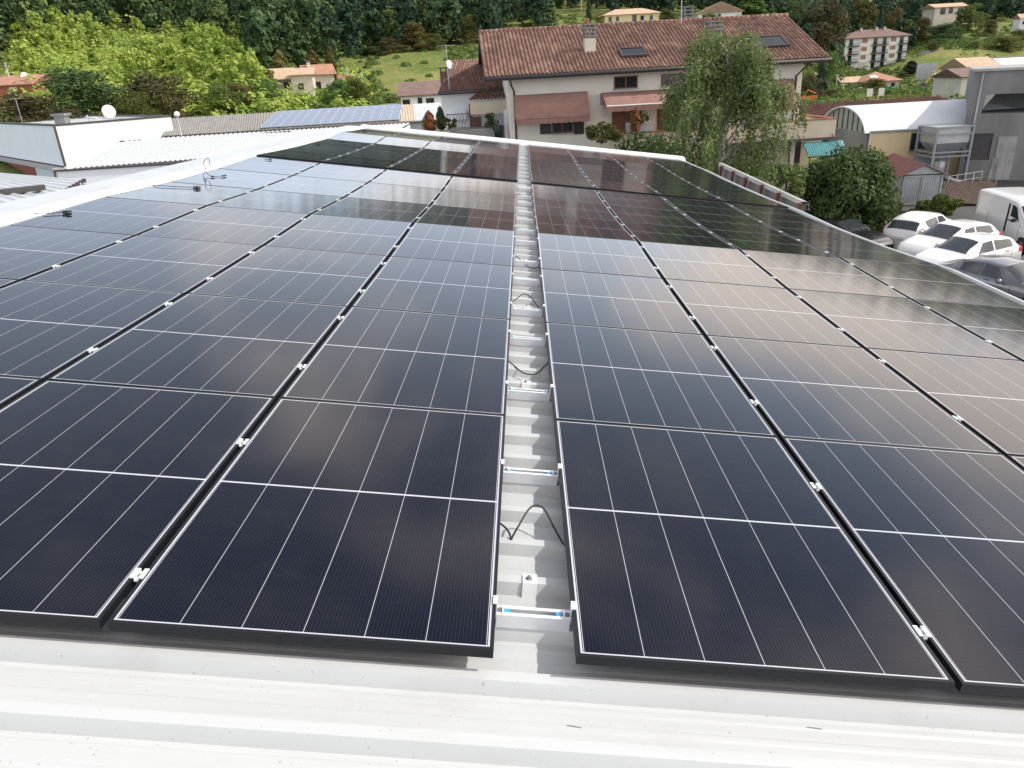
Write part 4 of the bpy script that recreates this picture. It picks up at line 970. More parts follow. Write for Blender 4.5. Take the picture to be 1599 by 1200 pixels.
# grey neighbouring roof right under our edge
nb = empty('neighbour_roof', (0, 0, 0), 0, 'pale grey metal roof with clipped edge just below the white flashing at left', 'metal roof')
A, B_ = P(-260, 345, 7.5), P(135, 283.5, 17.5); Cc, D = P(-330, 288, 13), P(-10, 271, 21)
A.z = B_.z - .1
rb = ribbed(A, B_, Cc, D, 1, 0.0); A2, B2_, C2, D2 = A, B_, Cc, D
rb = MB()
nseg = 26
for k in range(nseg):
    t0, t1 = k / nseg, (k + .97) / nseg; 
    rb.add([A.lerp(B_, t0), A.lerp(B_, t1), Cc.lerp(D, t1), Cc.lerp(D, t0)], [(0, 1, 2, 3)])
rb = ribbed(A, B_, Cc, D, 22, .035, .75); o = rb.build('roof_sheet', M['grey_sheet'], nb); s_ = o.modifiers.new('thickness', 'SOLIDIFY'); s_.thickness = .03; s_.offset = -1
b = MB(); z_ = Vector((0, 0, -.06)); b.add([A + z_, B_ + z_, D + z_, Cc + z_] + [Vector((q.x, q.y, 0)) for q in (A, B_, D, Cc)], [(0, 1, 5, 4), (1, 2, 6, 5), (2, 3, 7, 6), (3, 0, 4, 7)]); b.build('wall', M['plaster_blue_shade'], nb)
b = MB()
for k in range(34):
    q = A.lerp(B_, (k + .5) / 34); b.box(q.x - .03, q.x + .03, q.y - .05, q.y + .03, q.z + .0, q.z + .08)
b.build('edge_clips', M['dark_trim'], nb)
q = P(20, 300, 15.5); b = MB(); b.box(-1.1, .6, -.12, .12, 0, .10); o = b.build('ridge_vent', M['dark_trim'], nb); o.location = (q.x, q.y, A.lerp(D, .5).z + .12); o.rotation_euler = (0, 0, rad(35))

# ------------------------------------------------------------------ long shed with the blue panel row
ls = empty('long_shed', (0, 0, 0), 0, 'long low shed with ribbed wall, its roof carrying a row of blue solar panels', 'shed')
def lsp(px, py, far): return P(px, py, (64 + (px - 262) * .005) + (8 if far else 0))
E0, E1, T0, T1 = lsp(255, 212, 0), lsp(692, 188, 0), lsp(262, 184, 1), lsp(688, 163, 1)
E0.z = E1.z = (E0.z + E1.z) / 2; T0.z = T1.z = (T0.z + T1.z) / 2
for a, e, m_, nm, n in ((0, .335, 'eternit', 'fibre_cement_roof', 40), (.335, .845, 'eternit', 'fibre_cement_roof', 50), (.845, .90, 'plaster_beige', 'translucent_sheet', 6), (.90, 1.0, 'zinc', 'metal_roof', 12)):
    o = ribbed(E0.lerp(E1, a), E0.lerp(E1, e), T0.lerp(T1, a), T0.lerp(T1, e), n, .06, .5).build(nm, M[m_], ls); s_ = o.modifiers.new('thickness', 'SOLIDIFY'); s_.thickness = .03; s_.offset = -1
dn_ = Vector((0, .25, -.05)); W0, W1 = E0 + dn_, E1 + dn_
ribbed(Vector((W0.x, W0.y, 0)), Vector((W1.x, W1.y, 0)), W0, W1, 150, .06, .5).build('wall', M['grey_sheet'], ls)
b = MB(); b.add([E1 + dn_, T1 + Vector((0, 0, -.1)), Vector((T1.x, T1.y, 0)), Vector((E1.x, E1.y + .25, 0)), T0 + Vector((0, .1, -.1)), Vector((T0.x, T0.y + .1, 0)), T1 + Vector((0, .1, -.1)), Vector((T1.x, T1.y + .1, 0))], [(0, 1, 2, 3), (4, 5, 7, 6)]); b.build('end_wall', M['plaster_beige'], ls)
b = MB(); b.tube([E0 + Vector((0, -.1, -.06)), E1 + Vector((0, -.1, -.06))], .08, 8); b.build('gutter', M['dark_trim'], ls, True)
NPV = 14; nn_ = (E1 - E0).cross(T0 - E0).normalized(); nn_ = nn_ if nn_.z > 0 else -nn_
ex = (E1 - E0).normalized(); ey = nn_.cross(ex)
seg = (E1 - E0).length * .505 / NPV; sl_ = (T0 - E0).dot(ey)
pvm = None
OR2 = ['leftmost', 'second', 'third', 'fourth', 'fifth', 'sixth', 'seventh', 'eighth', 'ninth', 'tenth', 'eleventh', 'twelfth', 'thirteenth', 'rightmost']
for k in range(NPV):
    og = E0 + ex * ((E1 - E0).length * .338 + k * seg) + ey * (.35) + nn_ * .16
    Mx = Matrix(((ex.x, ey.x, nn_.x, og.x), (ex.y, ey.y, nn_.y, og.y), (ex.z, ey.z, nn_.z, og.z), (0, 0, 0, 1)))
    if pvm is None:
        w, l = seg - (.05), sl_ - .7
        b = MB(); b.box(0, w, 0, .05, -.04, .012); b.box(0, w, l - .05, l, -.04, .012); b.box(0, .05, .05, l - .05, -.04, .012); b.box(w - .05, w, .05, l - .05, -.04, .012)
        for q in (.25, .5, .75): b.box(.05, w - .05, l * q - .015, l * q + .015, -.02, .006)
        pvf = b.mesh('frame', M['alu']); b = MB(); b.box(.05, w - .05, .05, l - .05, -.03, 0); pvm = b.mesh('cells', M['pv_blue'])
    rt = bpy.data.objects.new('solar_panel', None); COL.objects.link(rt); rt.matrix_world = Mx
    link('frame', pvf, rt); link('cells', pvm, rt)
    lab = f'{OR2[k]} blue solar panel in the row on the long shed roof' if k in (0, NPV - 1) else f'{OR2[k]} blue solar panel from the left on the long shed roof'
    tag(rt, lab, 'solar panel', 'blue solar panels on the long shed')

# ------------------------------------------------------------------ right side: vaulted hall, silo, concrete building, garage, shed
vf = Frame(1356, 207, 50, 3)
vh = fempty('vaulted_hall', vf, 'hall with zinc barrel vault roof, grey gable and cream side wall', 'industrial hall')
vz = vf.hit(1356, 206, 0)[1]; ax_, az_ = None, None
gx_, gz_ = vf.hitx(1288, 183, 0)                      # far foot of the gable arch
SP = max(gx_, 5.5); 
app = vf.hitx(1322, 166, 0); RISE = app[1] - vz; Ln = vf.hit(1530, 197, 0)[0] + 6
def arch(t): return SP * t, vz + RISE * (1 - (2 * t - 1) ** 2) ** .62
NA = 26
mb = MB(); us = [k / 4 for k in range(int(Ln * 5) * 4 // 4 + 1)]
nx = int(Ln / .19)
mb.patch(lambda i, k: (-.25 + (Ln + .25) * i / (nx * 2), arch(k / NA)[0] - (.12 if k == 0 else 0), arch(k / NA)[1] + .014 * (i % 2) - (.08 if k == 0 else 0)), range(nx * 2 + 1), range(NA + 1))
o = mb.build('vault_roof', M['zinc'], vh); s_ = o.modifiers.new('thickness', 'SOLIDIFY'); s_.thickness = .08; s_.offset = -1
ap = [(0, *arch(k / NA)) for k in range(NA + 1)]
b = MB(); b.prism([(0.0, y, z - .1) for _, y, z in ap], (.15, 0, 0)); b.build('gable', M['galv'], vh)
b = MB()
for k in range(1, 9): y, z = arch(k / 9); b.box(-.05, -.001, y - .03, y + .03, vz - .05, z - .12)
b.build('gable_ribs', M['dark_trim'], vh)
b = MB(); b.box(0.002, .2, .15, SP, 0, vz - .11); b.build('end_wall', M['concrete'], vh)
b = MB(); b.box(.201, Ln, 0, .2, 0, vz - .12); b.build('side_wall', M['plaster_cream'], vh)
b = MB(); b.tube([(.1, -.1, vz - .02), (Ln, -.1, vz - .02)], .06, 8); b.tube([(.12, -.1, vz - .05), (.12, -.08, 0)], .05, 8); b.build('gutter', M['galv'], vh, True)
xa, za = vf.hit(1424, 208, 0); xb, zb = vf.hit(1450, 234, 0); window(vh, xa, xb + .3, zb, za, 0, 'dark_trim', 4)
# long dark tiled roof behind
df = Frame(1252, 185, 66, 4); 
dh = fempty('long_low_building', df, 'long low building with dark red tiled roof behind the vaulted hall', 'building')
d0, dz0 = df.hit(1238, 192, 0); d1, dz1 = df.hit(1540, 172, 0); t0_, tz_ = df.hit(1252, 164, 7); t1_, _ = df.hit(1530, 146, 7)
tb = tiles((d0, 0, dz0), (d1, 0, dz0), (d0, 7, tz_), (d1, 7, tz_), 60, 22, .07); tb.build('roof', M['tile_dark'], dh, True)
b = MB(); b.box(d0 + .3, d1 - .3, .5, 13, 0, dz0 - .1); b.build('wall', M['plaster_old'], dh)
b = MB(); b.add([(d0, 0, dz0 - .04), (d1, 0, dz0 - .04), (d1, 7, tz_ - .04), (d0, 7, tz_ - .04), (d0, 14, dz0 - .04), (d1, 14, dz0 - .04)], [(0, 1, 2, 3), (3, 2, 5, 4)]); b.build('roof_deck', M['tile_brown'], dh)
# concrete building at the right edge
cf = Frame(1524, 114, 49, -26); cb = fempty('concrete_building', cf, 'grey weathered concrete factory with wide dark openings at the right edge', 'factory')
cz = cf.hit(1524, 112, 0)[1]; zA = cf.hit(1530, 148, 0)[1]; zB = cf.hit(1530, 178, 0)[1]; zC = cf.hit(1530, 209, 0)[1]; zD = cf.hit(1530, 250, 0)[1]; cw = 22
c1 = cf.hit(1533, 178, 0)[0]
b = MB(); b.box(0, cw, 0, .3, zA, cz); b.box(0, cw, 0, .3, zC, zB); b.box(0, c1, 0, .3, zB, zA); b.box(0, .3, .3, 7, 0, cz); b.box(0, .25, 0, .3, 0, zC); b.box(0.25, cw, 0, .3, 0, zD)
xk0 = cf.hit(1551, 215, 0)[0]; b.box(xk0, cw, 0.001, .3, zD, zC); b.box(.3, cw, 4, 4.2, 0, cz); b.build('wall', M['concrete'], cb)
b = MB(); b.box(.3, cw, .3, 4, zB - .2, zB); b.box(.3, cw, .3, 4, zA, zA + .2); b.build('floor_slab', M['concrete'], cb)
b = MB(); b.box(-.12, cw, -.15, 7.2, cz + .001, cz + .14); b.build('flat_roof', M['concrete_light'], cb)
b = MB(); b.prism([(c1 + .02, .02, zA - .01), (c1 + .55, .02, zA - .01), (c1 + .02, .02, zA - .8)], (0, .25, 0)); b.build('bracket', M['concrete_light'], cb)
b = MB(); b.box(.27, xk0 - .02, .12, .17, zD + .02, zC - .02); b.build('dark_shutter', M['dark_trim'], cb)
for i, (pa, pb, pt) in enumerate(((1551, 1560, 248), (1560.5, 1590, 214))):
    xa, zt = cf.hit(pa, pt, -.06); xb, _ = cf.hit(pb, pt, -.06); b = MB(); b.box(xa, xb, -.07, -.004, .05, zt)
    for s in (.33, .66): b.box(xa + (xb - xa) * s - .02, xa + (xb - xa) * s + .02, -.085, -.071, .06, zt - .02)
    o = b.build('sliding_door' if i else 'door', M['concrete_light'], cb); q = MB(); q.box(xb - .18, xb - .12, -.12, -.072, 1.0, 1.3); q.build('handle', M['steel'], o)
b = MB(); xa, _ = cf.hit(1521, 200, -.1); b.tube([(xa, -.12, cz - .1), (xa - .05, -.12, .1)], .05, 8); b.build('downpipe', M['galv'], cb, True)
# silo in its steel frame
sf = Frame(1451, 285, 47, 3); so = fempty('hopper_silo', sf, 'grey hopper silo in a steel frame against the cream wall', 'silo')
sx1, _ = sf.hit(1506, 283, 0); sz1 = sf.hit(1451, 201, 0)[1]; zc_ = sf.hit(1451, 226, 0)[1]; zm_ = sf.hit(1451, 241, 0)[1]; sd_ = sx1 * .9
for x in (0, sx1):
    for y in (0, sd_):
        b = MB(); b.box(x - .06, x + .06, y - .06, y + .06, 0, sz1); b.build('leg', M['silo_grey'], so)
b = MB()
for z in (zm_, zm_ - .25, sz1 - .06, (sz1 + zc_) / 2):
    b.box(.06, sx1 - .06, -.05, .05, z, z + .09); b.box(.06, sx1 - .06, sd_ - .05, sd_ + .05, z, z + .09); b.box(-.05, .05, .06, sd_ - .06, z, z + .09); b.box(sx1 - .05, sx1 + .05, .06, sd_ - .06, z, z + .09)
b.build('frame_beam', M['silo_grey'], so)
b = MB(); i0, i1, j0, j1 = .08, sx1 - .08, .08, sd_ - .08; mx, my = sx1 / 2, sd_ / 2
b.add([(i0, j0, zc_), (i1, j0, zc_), (i1, j1, zc_), (i0, j1, zc_), (i0, j0, sz1 + .02), (i1, j0, sz1 + .02), (i1, j1, sz1 + .02), (i0, j1, sz1 + .02), (mx - .2, my - .2, zm_ - .55), (mx + .2, my - .2, zm_ - .55), (mx + .2, my + .2, zm_ - .55), (mx - .2, my + .2, zm_ - .55)],
      [(0, 1, 5, 4), (1, 2, 6, 5), (2, 3, 7, 6), (3, 0, 4, 7), (4, 5, 6, 7), (8, 9, 1, 0), (9, 10, 2, 1), (10, 11, 3, 2), (11, 8, 0, 3), (8, 11, 10, 9)]); b.build('hopper', M['galv'], so)
b = MB(); b.lathe((mx, my, .5), [(.28, 0), (.34, .2), (.34, .8), (.22, 1.0), (.22, zm_ - 1.1)], 14); b.tube([(mx, my - .2, .55), (mx + .3, my - .7, .35), (mx + .9, my - 1.1, .15)], .14, 10); b.build('outlet_pipe', M['galv'], so, True)
b = MB(); b.box(.07, sx1 * .45, sd_ - .2, sd_ - .1, .1, zm_ - .3); b.box(.07, sx1 * .3, .1, sd_ - .25, 0, .9); b.build('control_box', M['silo_grey'], so)
# garage
gf = Frame(1402, 328, 41.5, -7); ga = fempty('sheet_garage', gf, 'small ribbed metal garage with faded red roof and double door', 'garage')
gx1 = gf.hit(1466, 322, 0)[0]; gz = gf.hit(1402, 274, 0)[1]; gr = gf.hit(1432, 258, 0)[1]; GL = 4.8
for i in (0, 1):
    a = .05 + i * (gx1 - .1) / 2; e = a + (gx1 - .1) / 2 - .03
    o = ribbed((a, -.02, .03), (e, -.02, .03), (a, -.02, gz - .05), (e, -.02, gz - .05), 8, .03, .5).build('door_leaf', M['galv'], ga)
    b = MB(); b.box(a, e, -.09, -.055, .03, .12); b.box(a, e, -.09, -.055, gz - .13, gz - .04); b.box(a, a + .06, -.09, -.055, .12, gz - .13); b.box(e - .06, e, -.09, -.055, .12, gz - .13); b.build('door_frame', M['concrete_light'], o)
b = MB(); b.box(0, gx1, .0, GL, 0, .03); b.box(0, .05, .0, GL, .031, gz); b.box(gx1 - .05, gx1, .0, GL, .031, gz); b.box(.05, gx1 - .05, GL - .05, GL, .031, gz); b.prism([(0.0, .01, gz + .001), (gx1, .01, gz + .001), (gx1 / 2, .01, gr)], (0, .05, 0)); b.build('wall', M['galv'], ga)
for s in (0, 1):
    e_ = -.22 if s == 0 else gx1 + .22; k = (gr - gz) / (gx1 / 2)
    o = ribbed((e_, -.25, gz - .22 * k + .03), (e_, GL + .2, gz - .22 * k + .03), (gx1 / 2, -.25, gr + .03), (gx1 / 2, GL + .2, gr + .03), 18, .025, .5).build('roof', M['rust_red'], ga); s_ = o.modifiers.new('thickness', 'SOLIDIFY'); s_.thickness = .025; s_.offset = -1
# low brown shed behind the hedge
bfm_ = Frame(1503, 345, 40.5, -14); bs = fempty('brown_shed', bfm_, 'low shed with rusty brown sheet roof and plank walls beside the white van', 'shed')
bw = bfm_.hit(1528, 345, 0)[0] + 1.4; bz = bfm_.hit(1503, 316, 0)[1]; bz2 = bz + .55
o = ribbed((-.7, -.2, bz), (bw, -.2, bz - .15), (-.4, 3.6, bz2), (bw, 3.6, bz2), 18, .02, .6).build('roof', M['rust_brown'], bs); s_ = o.modifiers.new('thickness', 'SOLIDIFY'); s_.thickness = .04; s_.offset = -1
b = MB(); b.box(-.3, bw - .2, 0, 3.3, 0, bz - .2); b.build('wall', M['brown_trim'], bs)
# low fence posts behind the shed
b = MB()
f_a, f_b = P(1478, 300, 44.5), P(1552, 302, 46.5)
fn = empty('wire_fence', (f_a.x, f_a.y, 0), math.atan2(f_b.y - f_a.y, f_b.x - f_a.x), 'thin pale wire fence in front of the grey factory wall', 'fence')
fl_ = (Vector((f_b.x, f_b.y)) - Vector((f_a.x, f_a.y))).length
for k in range(7):
    b = MB(); b.box(fl_ * k / 6 - .025, fl_ * k / 6 + .025, -.025, .025, 0, 1.0); b.build('post', M['concrete_light'], fn)
b = MB()
for z in (.3, .6, .95): b.tube([(0, 0, z), (fl_, 0, z)], .008, 5)
b.build('wire', M['galv'], fn)
# board screen with red posts standing along our eave
def eave_hit(px, py, u):
    d = MRI.to_3x3() @ Vector(ray(px, py)); t = (u - C0.x) / d.x; return C0 + d * t
s0, s1 = eave_hit(1126, 255, 5.75), eave_hit(1258, 316, 5.75)
gb = bpy.data.objects.new('edge_screen', None); COL.objects.link(gb); gb.matrix_world = MR @ Matrix.Translation((5.75, 0, 0)); tag(gb, 'dark metal edge screen with pale cap and red brown posts along the eaves', 'edge screen')
va, vb = s1.y, s0.y; za, zb_ = s1.z, s0.z
def sz(v): return za + (zb_ - za) * (v - va) / (vb - va)
b = MB(); b.patch(lambda v, k: ((0.0, v, sz(v) - .02), (0.0, v, sz(v) - 1.2))[k], [va, (va + vb) / 2, vb], (0, 1)); o = b.build('sheet', M['dark_trim'], gb); s_ = o.modifiers.new('thickness', 'SOLIDIFY'); s_.thickness = .03
b = MB(); b.patch(lambda v, k: [(-.06, v, sz(v) - .075), (-.06, v, sz(v) + .01), (.04, v, sz(v) + .01), (.04, v, sz(v) - .075)][k], [va, (va + vb) / 2, vb], range(4)); b.build('cap', M['concrete_light'], gb)
for px, py in ((1128, 268), (1146, 276), (1166, 285), (1191, 297), (1217, 309), (1256, 322)):
    v = eave_hit(px, py, 5.69).y; v = min(max(v, va), vb); b = MB(); b.box(-.13, -.062, v - .045, v + .045, sz(v) - 1.2, sz(v) - .03); b.build('post', M['red_post'], gb)

# ------------------------------------------------------------------ trees and plants
RNG = np.random.default_rng(11)
def quads_mesh(name, C, NRM, size, m, aspect=1.0, rng=RNG, updir=None):
    """one small leaf face per centre"""
    n = len(C); NRM = NRM / (np.linalg.norm(NRM, axis=1, keepdims=True) + 1e-9)
    ref = rng.normal(size=(n, 3)) if updir is None else updir + rng.normal(size=(n, 3)) * .15
    T = np.cross(NRM, ref); T /= (np.linalg.norm(T, axis=1, keepdims=True) + 1e-9); B = np.cross(NRM, T)
    s = size * rng.uniform(.6, 1.25, size=(n, 1)) * .5
    T = T * s; B = B * s * aspect
    bend = NRM * s * .35
    V = np.empty((n, 4, 3)); V[:, 0] = C - B; V[:, 1] = C + T * .85 - bend; V[:, 2] = C + B * 1.1; V[:, 3] = C - T * .85 - bend
    me = bpy.data.meshes.new(name)
    me.vertices.add(4 * n); me.vertices.foreach_set('co', V.astype(np.float32).ravel())
    me.loops.add(4 * n); me.loops.foreach_set('vertex_index', np.arange(4 * n, dtype=np.int32))
    me.polygons.add(n); me.polygons.foreach_set('loop_start', np.arange(0, 4 * n, 4, dtype=np.int32))
    me.materials.append(m); me.update(calc_edges=True); return me
def lobes_cloud(lobes, n, rng, shell=.55):
    L = np.array([l[:6] for l in lobes], float); vol = (L[:, 3] * L[:, 4] * L[:, 5]) ** .67; k = rng.choice(len(L), n, p=vol / vol.sum())
    d = rng.normal(size=(n, 3)); d /= np.linalg.norm(d, axis=1, keepdims=True)
    r = shell + (1 - shell) * rng.random((n, 1)) ** .6; r *= rng.uniform(.86, 1.12, size=(n, 1))
    return L[k, :3] + d * r * L[k, 3:6], d
def broadleaf(seed, h=10., w=8., n=2400, leaf=.42, trunk=.28, nl=16, low=.12, taper=.0):
    """unit crown: lobes scattered round a spreading set of limbs"""
    rng = np.random.default_rng(seed); lobes = []
    for i in range(nl):
        a = rng.uniform(0, 2 * math.pi); t = (i + .5) / nl; z = h * (low + .12 + (.92 - low - .12) * t)
        rr = w / 2 * math.sqrt(max(.05, 1 - ((t - .38) / .66) ** 2)) * (1 - taper * t); q = rr * rng.uniform(.35, .80)
        s = w * rng.uniform(.13, .22) * (1 - .35 * taper * t)
        lobes.append((q * math.cos(a), q * math.sin(a), z, s, s, s * rng.uniform(.7, 1.0)))
    lobes.append((0, 0, h * .5, w * .22, w * .22, h * .28)); lobes.append((0, 0, h * .82, w * .15, w * .15, h * .13))
    C, d = lobes_cloud(lobes, n, rng); keep = C[:, 2] > h * .01; C = C[keep]; d = d[keep]
    nr = d + rng.normal(size=d.shape) * .65; nr[:, 2] += .25
    crown = lambda m: quads_mesh('crown', C, nr, leaf, m, 1.25, rng)
    tb = MB(); tb.tube([(0, 0, -.6), (.05, 0, h * .2), (0, .08, h * .45), (.05, 0, h * .75)], [trunk, trunk * .8, trunk * .55, trunk * .15], 7)
    for l in lobes[::2]: tb.tube([(0, 0, min(l[2] * .55, h * .5)), (l[0] * .5, l[1] * .5, l[2] * .8), (l[0], l[1], l[2])], [trunk * .4, trunk * .25, trunk * .06], 5)
    return crown, tb
def conifer(seed, h=14., w=5.5, n=2600, leaf=.42, droop=.12):
    rng = np.random.default_rng(seed); C = []; D = []; tiers = 17
    for i in range(n):
        t = rng.random() ** .8; k = int(t * tiers) / tiers; z = h * (.08 + .9 * k); R_ = w / 2 * (1 - k) ** .85 + .12
        nb = 9; b = rng.integers(nb); a = 2 * math.pi * (b + .37 * int(t * tiers)) / nb + rng.normal() * .16; r = R_ * rng.random() ** .55 * rng.uniform(.85, 1.1)
        C.append((r * math.cos(a), r * math.sin(a), z - droop * r + rng.normal() * .10 + .10 * r * r / max(R_, .3))); D.append((math.cos(a) * .4, math.sin(a) * .4, 1))
    C = np.array(C); D = np.array(D) + rng.normal(size=(n, 3)) * .35
    crown = lambda m: quads_mesh('crown', C, D, leaf, m, 1.5, rng)
    tb = MB(); tb.tube([(0, 0, -.6), (0, 0, h * .6), (0, 0, h * .97)], [.24, .13, .03], 7); return crown, tb
def columnar(seed, h=9., w=1.8, n=1500, leaf=.28):
    rng = np.random.default_rng(seed); t = rng.random(n) ** .9; a = rng.uniform(0, 2 * math.pi, n)
    R_ = w / 2 * np.clip(np.sin(np.clip(t * .94 + .06, 0, 1) * math.pi) ** .45, .12, 1) * (1 - .45 * t) * (1 + .18 * np.sin(a * 3 + t * 17)) * rng.uniform(.65, 1.08, n)
    C = np.stack([R_ * np.cos(a), R_ * np.sin(a), h * (.03 + .97 * t)], 1); D = np.stack([np.cos(a), np.sin(a), np.full(n, .9)], 1) + rng.normal(size=(n, 3)) * .4
    crown = lambda m: quads_mesh('crown', C, D, leaf, m, 1.7, rng)
    tb = MB(); tb.tube([(0, 0, -.5), (0, 0, h * .5)], [.12, .05], 6); return crown, tb
KIND = {}
def kind(key, builder, leafm, bark='bark'):
    c, t = builder; KIND[key] = (c(M[leafm]), t.mesh('trunk', M[bark], True), key)
kind('oak_a', broadleaf(1, 10, 9, 5200, .34, nl=30, low=-.06), 'leaf_dark'); kind('oak_b', broadleaf(2, 10, 9, 4600, .36, nl=26, low=-.05), 'leaf_dark'); kind('oak_c', broadleaf(12, 10, 9, 4600, .36, nl=24, low=-.06), 'leaf_mid')
kind('mid_a', broadleaf(3, 10, 8, 4200, .36, nl=24, low=-.05), 'leaf_mid'); kind('mid_b', broadleaf(4, 10, 8, 4200, .36, nl=24, low=-.05, taper=.4), 'leaf_mid')
kind('yel_a', broadleaf(5, 10, 7, 3800, .36, nl=22, low=-.05, taper=.5), 'leaf_yellow'); kind('yel_b', broadleaf(6, 10, 8, 3800, .36, nl=22, low=-.06), 'leaf_yellow'); kind('brown', broadleaf(7, 10, 9, 4600, .36, nl=26, low=-.06), 'leaf_brown')
kind('bush', broadleaf(8, 10, 13, 2200, .55, nl=18, low=.02), 'leaf_mid'); kind('bush_y', broadleaf(9, 10, 13, 2200, .55, nl=16, low=.02), 'leaf_yellow')
kind('cone', conifer(1), 'needle'); kind('cone_y', columnar(4, 10, 4.4, 1800, .4), 'leaf_yellow'); kind('cypress', columnar(5), 'needle'); kind('poplar', columnar(6, 10, 3.4, 2000, .36), 'leaf_mid')
KDIM = {}
for k_, (c_, t_, _) in KIND.items():
    co = np.empty(len(c_.vertices) * 3, np.float32); c_.vertices.foreach_get('co', co); co = co.reshape(-1, 3); KDIM[k_] = (np.percentile(np.abs(co[:, 0]), 98) * 2, co[:, 2].max())
used_z = lambda X, Y: ground_z(X, Y)
def tree(key, px, top, w, Y, label, name='deciduous_tree', cat='tree', bottom=None, group=None):
    """a tree standing on the slope at distance Y; `top` and `w` give its height and spread"""
    p = P(px, top, Y); gz = ground_z(p.x, Y); h = p.z - gz
    if bottom is not None and bottom > 0: gz = P(px, bottom, Y).z; h = p.z - gz
    c, t, _ = KIND[key]; W0, H0 = KDIM[key]; ppm = (pxof(p.x + .5, Y, p.z)[0] - pxof(p.x - .5, Y, p.z)[0])
    rt = bpy.data.objects.new(name, None); COL.objects.link(rt); rt.location = (p.x, Y, gz); s = w / ppm / W0
    rt.scale = (s, s, h / H0); rt.rotation_euler = (0, 0, RNG.uniform(0, 6.28)); rt.empty_display_size = .5
    link('crown', c, rt); link('trunk', t, rt); return tag(rt, label, cat, group)
def shrub(px, bottom, Y, w, h, key, label, name='shrub', group=None, z=None):
    p = P(px, bottom, Y); rt = bpy.data.objects.new(name, None); COL.objects.link(rt); W0, H0 = KDIM[key]
    rt.location = (p.x, Y, p.z if z is None else z); rt.scale = (w / W0, w / W0, h / H0); rt.rotation_euler = (0, 0, RNG.uniform(0, 6.28))
    c, t, _ = KIND[key]; link('crown', c, rt); link('trunk', t, rt); return tag(rt, label, 'shrub', group)
GL_, GC_, GR_ = 'trees along the foot of the left slope', 'trees below the wooded hill', 'trees on the right hillside'
